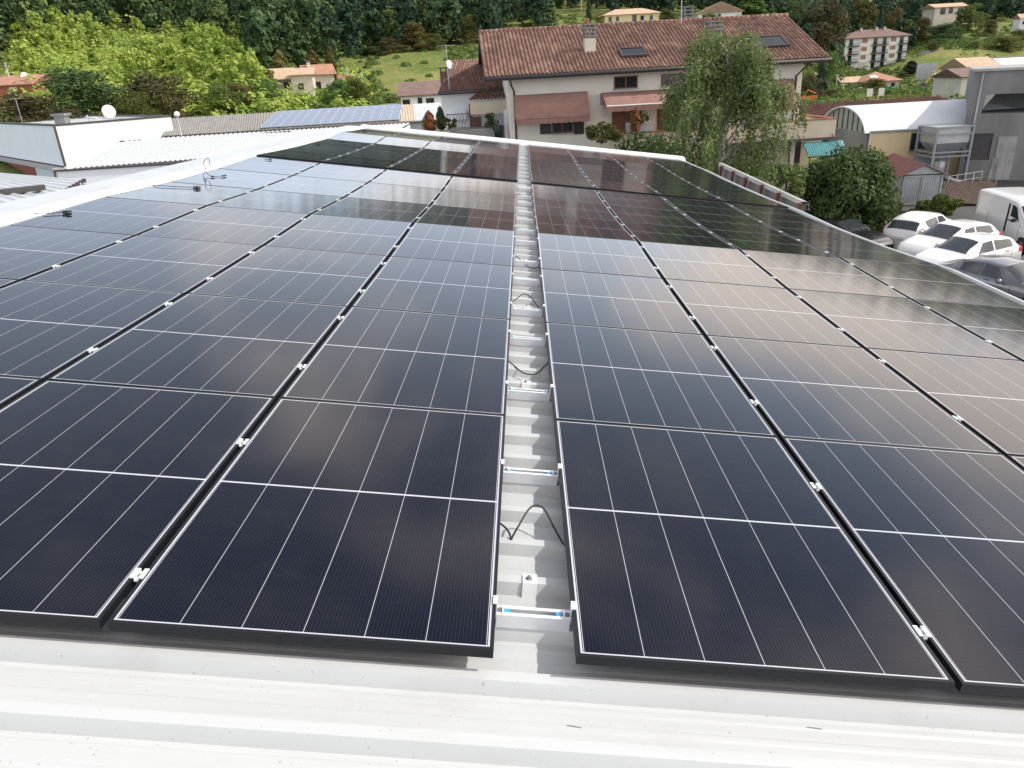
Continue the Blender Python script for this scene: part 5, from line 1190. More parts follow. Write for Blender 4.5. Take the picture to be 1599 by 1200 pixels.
for a in [
    ('oak_a', 112, 103, 118, 90, 'big round dark green tree behind the white hall', GL_), ('brown', 40, 142, 125, 82, 'low brownish green tree behind the left part of the white hall', GL_),
    ('brown', 240, 110, 100, 94, 'dark tree with brown tinged crown right of the rusty dish', GL_), ('oak_c', 198, 143, 70, 88, 'small dark green tree directly behind the rusty dish', GL_),
    ('bush', 345, 128, 62, 100, 'light green rounded bush tree above the grey fibre cement roof', GL_), ('yel_b', 372, 128, 48, 104, 'yellowish small tree left of the dark grey green one', GL_),
    ('oak_c', 404, 122, 62, 108, 'grey green round tree left of the small cream houses', GL_), ('yel_a', 417, 106, 34, 122, 'pale yellow green bush tree directly behind the cream houses at left', GL_),
    ('cone_y', 434, 77, 26, 150, 'yellowish cone shaped tree above the orange roofs', GC_), ('cone_y', 486, 76, 26, 156, 'second cone shaped yellow green tree above the orange roofs', GC_), ('poplar', 513, 70, 17, 152, 'slim pointed green tree right of the orange roofs', GC_),
    ('yel_a', 464, 47, 32, 176, 'yellow brown tree standing high among dark forest trees', GC_), ('yel_b', 458, 98, 30, 140, 'low yellow green bush behind the orange roofed house', GC_),
    ('mid_a', 525, 124, 50, 106, 'round olive green tree below the orange roofed houses', GC_), ('mid_b', 556, 122, 44, 104, 'round green tree at the foot of the meadow', GC_), ('yel_b', 553, 117, 34, 124, 'pale round bush on the left edge of the meadow', GC_),
    ('oak_b', 578, 72, 48, 196, 'dark bushy tree at the upper left edge of the meadow', GC_), ('brown', 605, 58, 34, 200, 'rust coloured tree above the meadow', GC_),
    ('yel_a', 644, 33, 52, 204, 'tall rounded yellow green tree at the top of the meadow', GC_), ('mid_a', 592, 14, 82, 216, 'large leafy green tree rising above the meadow', GC_),
    ('cone', 699, 4, 52, 222, 'broad dark cedar with layered branches at the top of the meadow', GC_), ('yel_b', 727, 22, 42, 218, 'pale olive tree right of the cedar', GC_), ('cone', 757, 12, 40, 224, 'dark conifer beside the left end of the big tiled roof', GC_),
    ('oak_c', 676, 52, 40, 205, 'low dark green tree in front of the cedar', GC_), ('cone', 437, 24, 36, 190, 'tall blue green conifer in the forest above the orange roofs', GC_),
    ('mid_b', 500, 20, 44, 205, 'green forest tree with a pale crown left of centre', GC_), ('yel_b', 846, 20, 38, 262, 'round yellow green tree just above the big tiled roof', GC_), ('cypress', 920, 0, 9, 262, 'thin dark cypress above the left chimney of the tiled roof', GC_),
    ('bush', 822, 34, 30, 255, 'low dark bush left of the round yellow green tree', GC_),
    ('oak_b', 1042, 12, 32, 250, 'dark green tree right of the yellow house on the hill', GR_), ('poplar', 1176, -8, 46, 270, 'broad pale willow like tree above the tiled roof', GR_), ('oak_c', 1112, 20, 26, 262, 'small dark tree in front of the white gabled house', GR_),
    ('brown', 1290, -6, 78, 235, 'big brownish green tree right of the roof ridge', GR_), ('oak_b', 1245, -4, 52, 250, 'dark tree behind the right end of the tiled roof', GR_), ('cypress', 1379, 8, 11, 330, 'slender dark cypress above the apartment block', GR_),
    ('cypress', 1287, 95, 20, 150, 'dark clipped cypress beside the right gable of the house', GR_), ('brown', 1268, 112, 36, 132, 'brownish shrub tree beside the house gable', GR_), ('oak_c', 1299, 80, 40, 190, 'dark green tree left of the apartment block', GR_),
    ('mid_a', 1350, -4, 52, 345, 'tall green tree behind the apartment block', GR_), ('yel_b', 1398, 12, 34, 335, 'yellow green tree above the right part of the apartment block', GR_), ('yel_b', 1440, 26, 34, 322, 'pale yellowish tree right of the apartment block', GR_),
    ('mid_b', 1420, 30, 36, 328, 'light green tree beside the pale yellowish one', GR_), ('oak_b', 1477, 36, 52, 312, 'dark wide tree below the hillside house', GR_), ('mid_a', 1520, 4, 46, 330, 'rounded green tree beside the hillside house', GR_),
    ('oak_a', 1560, -6, 52, 370, 'dark tree behind the hillside house at far right', GR_), ('yel_b', 1578, 54, 52, 282, 'olive tree on the terrace at far right', GR_), ('oak_c', 1470, 60, 32, 300, 'low dark tree on the upper terrace', GR_),
    ('yel_b', 1545, 30, 30, 318, 'yellow green bush below the hillside house', GR_), ('bush', 1598, 44, 34, 300, 'green bush on the terrace wall at the right edge', GR_), ('brown', 1458, 66, 16, 286, 'small brownish bush on the lower terrace', GR_),
    ('yel_b', 1527, 62, 22, 284, 'pale bush on the terrace wall', GR_), ('oak_c', 1370, 104, 14, 270, 'small dark round bush in front of the apartment block', GR_), ('bush', 1305, 138, 40, 150, 'low green hedge bush left of the pink roofed bungalow', GR_),
    ('yel_b', 1362, 122, 44, 172, 'yellow green garden bush in front of the bungalow', GR_), ('cypress', 1425, 95, 24, 240, 'dark bushy conifer right of the bungalow', GR_), ('bush', 1485, 118, 22, 215, 'small green bush beyond the excavator', GR_), ('oak_c', 1462, 121, 14, 205, 'tiny dark bush left of the lamp post', GR_),
    ('brown', 1411, 112, 24, 222, 'brownish bush beside the bungalow', GR_),
]:
    k_, px, top, w, Y, lab, grp = a
    nm = {'cone': 'conifer', 'cypress': 'cypress', 'poplar': 'poplar', 'bush': 'bush', 'cone_y': 'poplar'}.get(k_, 'deciduous_tree')
    tree(k_, px, top, w, Y, lab, nm, 'tree', None, grp)

# wooded hill: one mass of crowns
def forest_ok(px, Y):
    if px < 20: return Y > 118
    if px < 400: return Y > 196 - 30 * (px < 60)
    if px < 560: return Y > 160
    if px < 700: return Y > 208
    if px < 770: return Y > 214
    if px < 858: return Y > 232
    if px < 945: return Y > 296
    if px < 1240: return Y > 284
    if px < 1310: return Y > 225
    if px < 1430: return Y > 316
    if px < 1500: return Y > 366
    if px < 1650: return Y > 352
    return Y > 140
protoF = []
for s_ in range(5):
    rng = np.random.default_rng(50 + s_); 
    if s_ < 3:
        lob = []
        for i in range(11):
            a = rng.uniform(0, 6.28); t = (i + .5) / 11; rr = 4.2 * math.sqrt(max(.1, 1 - ((t - .4) / .65) ** 2)) * rng.uniform(.3, .8); q = rng.uniform(1.1, 1.9); lob.append((rr * math.cos(a), rr * math.sin(a), 3.0 + 9.5 * t, q, q, q * .9))
        lob.append((0, 0, 8, 2.2, 2.2, 4)); C, d = lobes_cloud(lob, 620, rng)
        nr = d + rng.normal(size=d.shape) * .6; nr[:, 2] += .25; protoF.append((C, nr, .95))
    else:
        n = 620; t = rng.random(n) ** .8; k = np.floor(t * 12) / 12; R_ = 2.9 * (1 - k) ** .85 + .15; a = rng.uniform(0, 6.28, n); r = R_ * rng.random(n) ** .5
        C = np.stack([r * np.cos(a), r * np.sin(a), 1 + 14 * k - .15 * r + rng.normal(size=n) * .2], 1); D = np.stack([np.cos(a) * .5, np.sin(a) * .5, np.ones(n)], 1) + rng.normal(size=(n, 3)) * .35; protoF.append((C, D, .85))
fc = []; fn_ = []; fs_ = []
rngf = np.random.default_rng(99); placed = []
for Y in np.arange(112, 470, 7.6):
    for X in np.arange(-480, 480, 8.0 + Y * .004):
        x = X + rngf.uniform(-3.4, 3.4); y = Y + rngf.uniform(-3.2, 3.2)
        px = pxof(x, y, ground_z(x, y))[0]
        if px < -620 or px > 2250 or not forest_ok(px, y): continue
        if y > 330 and px > 500 and rngf.random() < .25: continue
        k = rngf.integers(0, 3) if rngf.random() < (.60 if 380 < px < 900 else .85) else rngf.integers(3, 5)
        C, D, s = protoF[k]; sc = rngf.uniform(.75, 1.25) * (.78 if px > 1300 else 1.0); th = rngf.uniform(0, 6.28); ct, st = math.cos(th), math.sin(th); Rm = np.array([[ct, -st, 0], [st, ct, 0], [0, 0, 1]])
        if y > 300: sel = rngf.random(len(C)) < .7
        else: sel = slice(None)
        fc.append((C[sel] @ Rm.T) * sc + np.array([x, y, ground_z(x, y) - .5])); fn_.append(D[sel] @ Rm.T); 
for Y in np.arange(472, 700, 14):                   # the far side of the valley, up to the skyline
    for X in np.arange(100, 900, 14):
        x = X + rngf.uniform(-6, 6); y = Y + rngf.uniform(-6, 6); px = pxof(x, y, ground_z(x, y))[0]
        if not 1150 < px < 2100: continue
        C, D, s = protoF[rngf.integers(0, 3)]; sc = rngf.uniform(1.2, 1.8); sel = rngf.random(len(C)) < .45
        fc.append(C[sel] * sc + np.array([x, y, ground_z(x, y) - .5])); fn_.append(D[sel])
FC = np.concatenate(fc); FN = np.concatenate(fn_)
print('forest trees', len(fc), 'faces', len(FC))
lf_ = FC[:, 0] < -0.235 * FC[:, 1] + 3 * np.sin(FC[:, 1] * .11)      # broadleaved wood on the left, darker forest beyond
tag(link('broadleaf_wood', quads_mesh('broadleaf_wood', FC[lf_], FN[lf_] + np.array([.25, 0, .35]), 1.0, M['wood_leaf'], 1.2, np.random.default_rng(8))), 'mid green broadleaved wood above the left slope', 'wood', kind='stuff')
tag(link('forest', quads_mesh('forest', FC[~lf_], FN[~lf_], 1.0, M['forest_leaf'], 1.2, np.random.default_rng(3))), 'dense dark mixed forest covering the hill', 'forest', kind='stuff')
# bright scrub on the left slope
fc = []; fn_ = []
for Y in np.arange(100, 204, 2.5):
    for X in np.arange(-150, -12, 2.6):
        x = X + rngf.uniform(-1.2, 1.2); y = Y + rngf.uniform(-1.2, 1.2); px, py = pxof(x, y, ground_z(x, y))
        if not (20 < px < 575): continue
        if px > 405 and rngf.random() < .45: continue
        if y > (200 if px < 390 else 168): continue
        if 405 < px < 545 and 116 < y < 150: continue
        n = 90 if y < 150 else 70; rr = rngf.uniform(1.2, 2.2) * (1.7 if rngf.random() < .12 else 1); d = rngf.normal(size=(n, 3)); d /= np.linalg.norm(d, axis=1, keepdims=True); d[:, 2] = np.abs(d[:, 2])
        hh = rr * rngf.uniform(.7, 1.5) * (2.2 if rngf.random() < .05 else 1)
        fc.append(np.array([x, y, ground_z(x, y) - .2]) + d * np.array([rr, rr, hh]) * rngf.uniform(.6, 1.05, size=(n, 1))); fn_.append(d + rngf.normal(size=(n, 3)) * .4 + np.array([.35, 0, .7]))
for _ in range(70):                                # small trees standing up out of the scrub
    px = rngf.uniform(40, 400); y = rngf.uniform(108, 198); a_ = ray(px, 100); x = a_[0] / a_[1] * y
    C, D, s = protoF[rngf.integers(0, 3)]; sc = rngf.uniform(.3, .55); fc.append(C[:330] * sc + np.array([x, y, ground_z(x, y) - .3])); fn_.append(D[:330])
FC = np.concatenate(fc); FN = np.concatenate(fn_); print('scrub faces', len(FC))
tag(link('scrub', quads_mesh('scrub', FC, FN, .62, M['leaf_bright'], 1.2, np.random.default_rng(4))), 'bright green scrub overgrowing the left slope', 'scrub', kind='stuff')
# rough grass, weeds and low shrubs on the terraces and field edges
fc = []; fn_ = []
cl_ = [(rngf.uniform(400, 1640), rngf.uniform(100, 360)) for _k in range(240)]
for _ in range(5200):
    c_k = cl_[rngf.integers(240)]; px = c_k[0] + rngf.normal() * 22; y = c_k[1] + rngf.normal() * 9; 
    a = ray(px, 100); x = a[0] / a[1] * y
    if forest_ok(px, y): continue
    if 590 < px < 705 and 124 < y < 206 and rngf.random() < .93: continue
    if 1390 < px < 1580 and 250 < y < 280 and rngf.random() < .9: continue
    n = 40; rr = rngf.uniform(.5, 1.3) * (1 + 1.5 * (px > 1240) * rngf.random() ** 2); d = rngf.normal(size=(n, 3)); d /= np.linalg.norm(d, axis=1, keepdims=True); d[:, 2] = np.abs(d[:, 2])
    fc.append(np.array([x, y, ground_z(x, y) - .1]) + d * rr * np.array([1, 1, .7])); fn_.append(d + rngf.normal(size=(n, 3)) * .5)
FC = np.concatenate(fc); FN = np.concatenate(fn_)
tag(link('undergrowth', quads_mesh('undergrowth', FC, FN, .6, M['leaf_mid'], 1.2, np.random.default_rng(5))), 'low weeds and shrubs on the field edges', 'undergrowth', kind='stuff')

# ------------------------------------------------------------------ the weeping birch in front of the house
def birch(px, top, Y, w_m, z0, label):
    rng = np.random.default_rng(21); p = P(px, top, Y); h = p.z - z0
    rt = empty('birch_tree', (p.x, Y, z0), 0, label, 'tree')
    tb = MB(); trunk = [(0, 0, 0), (.1, 0, h * .25), (-.05, .05, h * .45), (.08, 0, h * .65), (.0, 0, h * .82), (-.05, 0, h * .93)]
    tb.tube(smooth_path(trunk, 4), [.17 * (1 - i / 21.) + .015 for i in range(21)], 8)
    C = []; D = []; strands = []
    for i in range(60):
        t = rng.uniform(.20, 1.0) ** .85; a = rng.uniform(0, 6.28); reach = w_m * .5 * (1.10 - .62 * max(0, t - .45) / .55) * rng.uniform(.35, 1.08)
        b0 = Vector((0, 0, h * t * .93)); rise = reach * rng.uniform(.25, .8); pts = [b0, b0 + Vector((math.cos(a) * reach * .45, math.sin(a) * reach * .45, rise * .75)), b0 + Vector((math.cos(a) * reach * .85, math.sin(a) * reach * .85, rise * .8)), b0 + Vector((math.cos(a) * reach, math.sin(a) * reach, rise * .45))]
        if pts[2].z > h: 
            for q in pts[1:]: q.z -= (pts[2].z - h * rng.uniform(.9, 1.0))
        sp = smooth_path(pts, 6)
        tb.tube(sp, [.055 * (1 - t * .6) * (1 - k / len(sp)) + .006 for k in range(len(sp))], 5)
        for k in range(4, len(sp)):
            for _ in range(2):
                q = sp[k] + Vector(rng.normal(size=3) * .16); L = rng.uniform(.4, 2.3) * (1.0 - .45 * t); n = int(L * 17); dx, dy = rng.normal(size=2) * .10
                z_end = max(q.z - L, .9)
                for m in range(n):
                    s = (m + rng.random()) / n; C.append((q.x + dx * s + rng.normal() * .035, q.y + dy * s + rng.normal() * .035, q.z + (z_end - q.z) * s)); D.append(rng.normal(size=3) + np.array([math.cos(a) * .5, math.sin(a) * .5, .2]))
        for k in range(3, len(sp)):
            for _ in range(12): q = sp[k] + Vector(rng.normal(size=3) * .2); C.append(tuple(q)); D.append(rng.normal(size=3))
    C = np.array(C); D = np.array(D); print('birch leaves', len(C))
    link('crown', quads_mesh('crown', C, D, .105, M['birch_leaf'], 1.35, rng), rt); tb.build('trunk', M['bark_pale'], rt, True); return rt
birch(1140, 56, 33, 6.6, 0.0, 'tall weeping birch with pale limbs in front of the cream house')
def leafy_bush(name, loc, w, h, n, leaf, mkey, label, seed, nl=26, cat='shrub', dd=None, low=0.03):
    rng = np.random.default_rng(seed); rt = empty(name, loc, 0, label, cat); lob = []; dd = dd or w
    for i in range(nl):
        a = rng.uniform(0, 6.28); t = rng.uniform(low + .08, .88); k = math.sqrt(max(.05, 1 - ((t - .4) / .62) ** 2)) * rng.uniform(.35, .8); s = rng.uniform(.14, .22) * min(w, h * 1.4)
        lob.append((w / 2 * k * math.cos(a), dd / 2 * k * math.sin(a), h * t, s, s * dd / w if dd < w else s, s * .85))
    C, d = lobes_cloud(lob, n, rng, .6); keep = C[:, 2] > .02; C = C[keep]; d = d[keep]
    link('crown', quads_mesh('crown', C, d + rng.normal(size=d.shape) * .7 + np.array([0, 0, .25]), leaf, M[mkey], 1.4, rng), rt)
    tb = MB(); tb.tube([(0, 0, -.1), (.02, 0, h * .3), (0, .03, h * .6)], [.05 * w ** .5, .04 * w ** .5, .015], 7)
    for l in lob[::2]: tb.tube([(0, 0, h * .2), (l[0] * .5, l[1] * .5, l[2] * .75), tuple(l[:3])], [.03 * w ** .5, .02 * w ** .5, .006], 5)
    tb.build('trunk', M['bark'], rt, True); return rt
p = P(1316, 345, 34); leafy_bush('fruit_tree', (p.x, 34, 0), 4.6, P(1316, 236, 34).z, 15000, .15, 'bush_leaf', 'dense round dark green tree in front of the garage and parked cars', 31, 34)
p = P(1222, 300, 33.5); leafy_bush('shrub', (p.x, 33.5, 0), 2.6, P(1222, 248, 33.5).z, 5000, .13, 'birch_leaf', 'yellowish green shrub between the birch and the dark round tree', 32, 18)
p = P(1468, 335, 38.5); leafy_bush('hedge', (p.x, 38.5, 0), 2.7, P(1468, 305, 38.5).z, 4200, .14, 'leaf_mid', 'clipped green hedge block between garage and brown shed', 33, 24, 'hedge', 1.4)
p = P(1400, 345, 37.5); leafy_bush('hedge', (p.x, 37.5, 0), 5.6, 0.75, 4200, .13, 'bush_leaf', 'low ground hedge behind the black car and white hatchback', 34, 30, 'hedge', 1.0)
p = P(1020, 225, 37.5); leafy_bush('hedge', (p.x, 37.0, 0), 5.2, P(1020, 214, 37).z, 6500, .16, 'leaf_dark', 'dark evergreen hedge below the balcony parapet', 35, 30, 'hedge', 1.6)
def potted(px, base, Y, w, h, mkey, n, leaf, label, name, seed, z=None, nl=14, cat='plant'):
    p = P(px, base, Y); return leafy_bush(name, (p.x, Y, p.z if z is None else z), w, h, n, leaf, mkey, label, seed, nl, cat)
o = potted(940, 222, 38.6, 2.3, 1.15, 'leaf_mid', 1700, .11, 'flat cloud shaped small pine beside the left balcony corner', 'garden_pine', 41); o.scale = (1, 1, .8)
pp = P(993, 207, 39.4); cy_c, cy_t = columnar(41, 1.25, .55, 900, .08)
rt = empty('small_cypress', (pp.x, 39.4, pp.z - .1), 0, 'small dried orange brown cypress standing by the brown door', 'plant'); link('crown', cy_c(M['dry_leaf']), rt); link('trunk', cy_t.mesh('trunk', M['bark']), rt)
q = hf.o + hf.e * (PLANTER[0] + PLANTER[1] * .55) + hf.n * -2.52 + Vector((0, 0, PLANTER[2] + .45)); leafy_bush('potted_plant', q, 1.3, .55, 900, .09, 'leaf_mid', 'low green plants spilling from the concrete planter box', 42, 12, 'plant')
pp = P(1050, 185, 40.2); leafy_bush('potted_plant', (pp.x, 40.2, P(1050, 207, 40.2).z), .9, 1.25, 1000, .10, 'leaf_mid', 'tall leafy potted plant beside the second brown door', 43, 12, 'plant')
pp = P(672, 204, 42.5); c_, t_ = columnar(44, P(672, 174, 42.5).z - P(672, 206, 42.5).z, .85, 1600, .09)
rt = empty('small_cypress', (pp.x, 42.5, P(672, 206, 42.5).z), 0, 'rust brown dying cypress behind the far roof edge', 'plant'); link('crown', c_(M['dry_leaf']), rt); link('trunk', t_.mesh('trunk', M['bark']), rt)
hb = P(690, 203, 44.3).z; c_, t_ = columnar(45, P(690, 167, 44.3).z - hb, .62, 1500, .09)
rt = empty('small_cypress', (P(690, 203, 44.3).x, 44.3, hb), 0, 'slim dark green cypress at the corner of the low tiled house', 'plant'); link('crown', c_(M['needle']), rt); link('trunk', t_.mesh('trunk', M['bark']), rt)
pp = P(702, 198, 43.9); leafy_bush('potted_plant', (pp.x, 43.9, P(702, 200, 43.9).z), 1.1, .5, 700, .09, 'leaf_mid', 'low green bush behind the railing of the low tiled house', 46, 10, 'plant')
pp = P(770, 198, 44.2); leafy_bush('potted_plant', (pp.x, 44.2, P(770, 200, 44.2).z), .9, .8, 500, .09, 'leaf_dark', 'dark leafy pot plant on the terrace near the white pillar', 47, 10, 'plant')
# plinth wall carrying the two small cypresses
pw = P(684, 212, 42.3); b = MB(); b.box(-1.2, .6, 0, 2.4, 0, hb - .03); o = b.build('garden_wall', M['plaster_beige']); o.location = (pw.x, 42.0, 0); tag(o, 'low beige garden wall under the two small cypresses', 'wall')

# ------------------------------------------------------------------ houses and things in the valley and on the slopes
def base(px, py, Y, yaw): 
    f = Frame(px, py, Y, yaw); f.o.z = P(px, py, Y).z; f.o.z = min(f.o.z, ground_z(f.o.x + 3, Y + 3) + .3) if False else P(px, py, Y).z; return f
def rel(f, px, py, y=0): return f.hit(px, py, y)
# cream houses with orange roofs, left slope foot
f = base(459, 151, 125, 12); w, _ = rel(f, 482, 150); h = rel(f, 459, 118)[1]
gable_house('hillside_house', 'tall cream house with shallow orange roof on the left slope', f, w + 1, 9, h, .9, 'tile_pale', 'plaster_old', [('F', .9, h - 2.1, .9, .9), ('F', .9, h - 4.6, 1.0, 1.0), ('F', w - 1.2, h - 4.6, .8, 1.0)], .45, z_b=-4)
f = base(427, 148, 131, 12); w, _ = rel(f, 459, 147); h = rel(f, 430, 124)[1]
gable_house('hillside_house', 'low orange roofed wing left of the tall cream house', f, w, 7, h, 1.5, 'tile_pale', 'plaster_beige', [('F', w * .6, .8, .8, 1.0)], .5, z_b=-4)
f = base(482, 146, 140, 20); w, _ = rel(f, 512, 146); h = rel(f, 485, 117)[1]
gable_house('hillside_house', 'cream house with long orange roof behind the tall cream house', f, w + 1.5, 8, h, 1.5, 'tile_orange', 'plaster_old', [('F', w * .45, h - 2.4, .9, 1.2), ('R', 2.5, h - 2.4, 1.0, 1.1), ('F', w * .1, h - 2.2, .7, .9)], .5, z_b=-4, chim=[(w * .3, 3, .5)])
f = base(530, 131, 142, 8); w, _ = rel(f, 551, 131); h = rel(f, 530, 124)[1]; gable_house('garden_shed', 'tiny pale shed right of the orange roofed houses', f, w, 3, h, .6, 'tile_orange', 'plaster_old', [('F', .5, .2, .6, .6)], .3, cat='shed', z_b=-3)
f = base(-8, 148, 104, 10); w, _ = rel(f, 52, 146); h = rel(f, 0, 134)[1]
r3 = gable_house('hillside_house', 'house with brown red roof and white dish at the left edge', f, w, 9, h, 1.1, 'tile_orange', 'terracotta', [('F', w * .42, h - 1.3, .9, 1.0, 'dish')], .4, z_b=-6)
p = P(39, 120, 108); dish(p, .55, (.7, -.7, .2), M['dish'], 'small white dish on the brown red roof at left edge', 1.0)
# hints of houses high in the left wood
for (px, py, Y, w_, h_, lab) in ((80, 20, 236, 9, 3.2, 'white gabled house half hidden by trees at top left'), (22, 34, 214, 6, 5.5, 'pale yellow house among trees at the top left corner'), (240, 17, 272, 9, 7, 'grey tall house half hidden in the wood'), (330, 8, 286, 6, 5, 'small pale house at the top of the wood')):
    f = base(px, py, Y, 8); gable_house('hillside_house', lab, f, w_, 8, h_, 1.6, 'tile_brown', 'plaster_bright', [('F', 1.2, h_ - 1.9, .9, 1.2), ('F', w_ - 2.4, h_ - 1.9, .9, 1.2)], .6, z_b=-5)
f = base(945, 48, 262, 6); w, _ = rel(f, 1030, 46); h = rel(f, 945, 24)[1]
gable_house('hillside_villa', 'long yellow villa with flat hipped roof on the hill behind the ridge', f, w, 10, h, 1.6, 'tile_pale', 'plaster_cream', [('F', 1.2, h - 1.9, 1.0, 1.3), ('F', 3.6, h - 1.9, 1.0, 1.3), ('F', w * .5, h - 2.3, 1.4, 1.9), ('F', w * .65, h - 2.0, 1.1, 1.3), ('F', w * .82, h - 2.0, 1.0, 1.3), ('F', 1.2, h - 4.8, 1.0, 1.3), ('F', w * .7, h - 4.8, 2.4, 1.2)], .7, hip=.9, cat='villa', z_b=-5)
f = base(1090, 40, 268, -4); w, _ = rel(f, 1158, 38); h = rel(f, 1092, 21)[1]
gable_house('hillside_house', 'white gabled house behind the right chimney of the tiled roof', f, w, 11, h, 2.8, 'tile_pale', 'plaster_bright', [('F', 1.4, h - 1.8, 1.0, 1.3), ('F', w * .45, h - 1.8, 1.0, 1.3)], .7, ridge='y', z_b=-5)
# apartment block
f = base(1316, 111, 292, -4); aw_, _ = rel(f, 1412, 106); ah = rel(f, 1316, 61)[1]; 
ab = fempty('apartment_block', f, 'four storey white apartment block with balconies on the right hillside', 'apartment block')
dp = 11; xl = -1.0
b = MB(); b.box(0, aw_, 0, dp, -3, ah); b.build('wall', M['plaster_bright'], ab)
b = MB(); o_ = 1.0; z = ah; b.add([(-o_, -o_, z), (aw_ + o_, -o_, z), (aw_ + o_, dp + o_, z), (-o_, dp + o_, z), (dp / 2, dp / 2, z + 2.6), (aw_ - dp / 2, dp / 2, z + 2.6), (-o_, -o_, z - .25), (aw_ + o_, -o_, z - .25), (aw_ + o_, dp + o_, z - .25), (-o_, dp + o_, z - .25)], [(0, 1, 5, 4), (1, 2, 5), (2, 3, 4, 5), (3, 0, 4), (0, 6, 7, 1), (1, 7, 8, 2), (2, 8, 9, 3), (3, 9, 6, 0), (6, 9, 8, 7)]); ro = b.build('roof', M['tile_brown'], ab)
for x in (.3, .55, .68): chimney(ro, aw_ * x, dp / 2 - 1, ah + 1, ah + 3.2, .7, .7, slabs=1)
fh = ah / 4
for k in range(4):
    z = fh * k
    for xa, xb in ((.03, .22), (.42, .68), (.84, 1.0)):
        if k:
            b = MB(); b.box(aw_ * xa, aw_ * xb, -1.3, -.003, z - .12, z + .05); b.box(aw_ * xa, aw_ * xb, -1.3, -1.24, z + .051, z + .18); b.box(aw_ * xa, aw_ * xb, -1.3, -1.24, z + .88, z + .98)
            for j in range(int(aw_ * (xb - xa) / .5) + 1): b.box(aw_ * xa + j * .5, aw_ * xa + j * .5 + .08, -1.29, -1.25, z + .181, z + .879)
            b.build('balcony', M['dark_trim'], ab)
        nw = 1 if xb - xa < .2 else 2
        for j in range(nw): window(ab, aw_ * (xa + .03) + j * 3.2, aw_ * (xa + .03) + j * 3.2 + 1.3, z + .15, z + 2.35, 0, 'wood_brown' if (k + j) % 2 else 'dark_trim', 2, sill=False)
    for xa in (.24, .70):
        if k:
            b = MB(); b.box(aw_ * xa, aw_ * (xa + .135), -.25, -.003, z - .2, z + fh - .35); b.build('bay', M['plaster_bright'], ab)
            b = MB(); b.box(aw_ * xa + .5, aw_ * (xa + .135) - .5, -.32, -.252, z + .85, z + 2.2)
            for j in range(6): b.box(aw_ * xa + .55, aw_ * (xa + .135) - .55, -.345, -.321, z + .9 + j * .2, z + 1.02 + j * .2)
            b.build('shutter', M['tile_orange'], ab)
        else:
            b = MB(); b.box(aw_ * xa, aw_ * (xa + .135), -.06, -.003, -.5, 2.2); b.build('garage_door', M['plaster_old'], ab)
    for y in (2.2, 5.2, 8.0):
        window(ab, y, y + .9, z + .9, z + 2.1, 0, 'dark_trim', 1, 'x', -1, sill=False)
# bungalow with pink roof and side wing
f = base(1349, 146, 186, 3); w, _ = rel(f, 1404, 143); h = rel(f, 1349, 128)[1]
bh = gable_house('bungalow', 'low bungalow with pinkish hipped roof and skylight in the valley', f, w, 8, h, 1.7, 'tile_orange', 'plaster_beige', [('F', w * .42, .3, 1.5, 1.7), ('F', w * .75, .4, .9, 1.5)], .5, hip=1.0, z_b=-3, cat='house')
b = MB(); b.box(-.9, .9, -.6, .6, 0, .12); o = b.build('skylight', M['dish'], bh); o.location = (w * .33, 1.7, h + .62 + .25); o.rotation_euler = (rad(22), 0, 0)
f = base(1313, 147, 189, 3); w2, _ = rel(f, 1349, 145); h2 = rel(f, 1313, 130)[1]
gable_house('bungalow_wing', 'left wing of the bungalow with pale pink roof and three windows', f, w2 - .1, 6, h2, 1.0, 'tile_pale', 'plaster_old', [('F', w2 * .2, .6, .8, 1.1), ('F', w2 * .5, .6, .8, 1.1), ('F', w2 * .76, .6, .7, 1.1)], .4, z_b=-3, cat='house')
# hillside house top right
f = base(1458, 33, 346, 4); w, _ = rel(f, 1506, 31); h = rel(f, 1458, 12)[1]
gable_house('hillside_house', 'cream hillside house with pale roof and dark windows at upper right', f, w, 9, h, 1.3, 'tile_pale', 'plaster_old', [('F', w * .18, h - 2.8, 2.2, 2.4), ('F', w * .45, h - 2.6, 1.8, 2.3), ('F', w * .74, h - 2.4, 2.4, 1.8), ('F', w * .74, h - 5.6, 2.2, 1.7)], .8, z_b=-6)
f = base(1592, 42, 322, 4); gable_house('garden_hut', 'tiny white hut at the right edge of the terraces', f, 5, 4, 3, 1.4, 'tile_pale', 'plaster_bright', [('F', 1, .8, .8, 1)], .4, z_b=-4, cat='hut')
f = base(1513, 118, 150, 4); w, _ = rel(f, 1640, 116); h = rel(f, 1513, 107)[1]
lr = gable_house('low_house', 'low house with pale orange roof behind the grey factory', f, 5.6, 9, h, 1.6, 'tile_pale', 'plaster_old', [('F', 1.2, .2, 1.0, .8)], .5, z_b=-4)
f = base(1562, 118, 150, 4); l2 = gable_house('low_house', 'low roof with solar panel rows behind the grey factory', f, 12, 9, h, 1.7, 'tile_brown', 'plaster_old', [('F', 1.2, .2, 1.0, .8)], .5, z_b=-4)
b = MB(); k = math.atan2(1.7, 4.5)
for i in range(7): b.box(i * 1.55, i * 1.55 + 1.5, .0, 3.6, 0, .06)
o = b.build('solar_panels', M['zinc'], l2); o.location = (.4, .2, h + .32); o.rotation_euler = (k, 0, 0)
f = base(1502, 128, 118, 4); gable_house('low_house', 'small dark red roof with skylight just left of the grey factory top', f, 7, 7, rel(f, 1502, 121)[1], 1.0, 'tile_brown', 'plaster_old', [('F', 1.0, .1, .6, .5)], .4, z_b=-4)
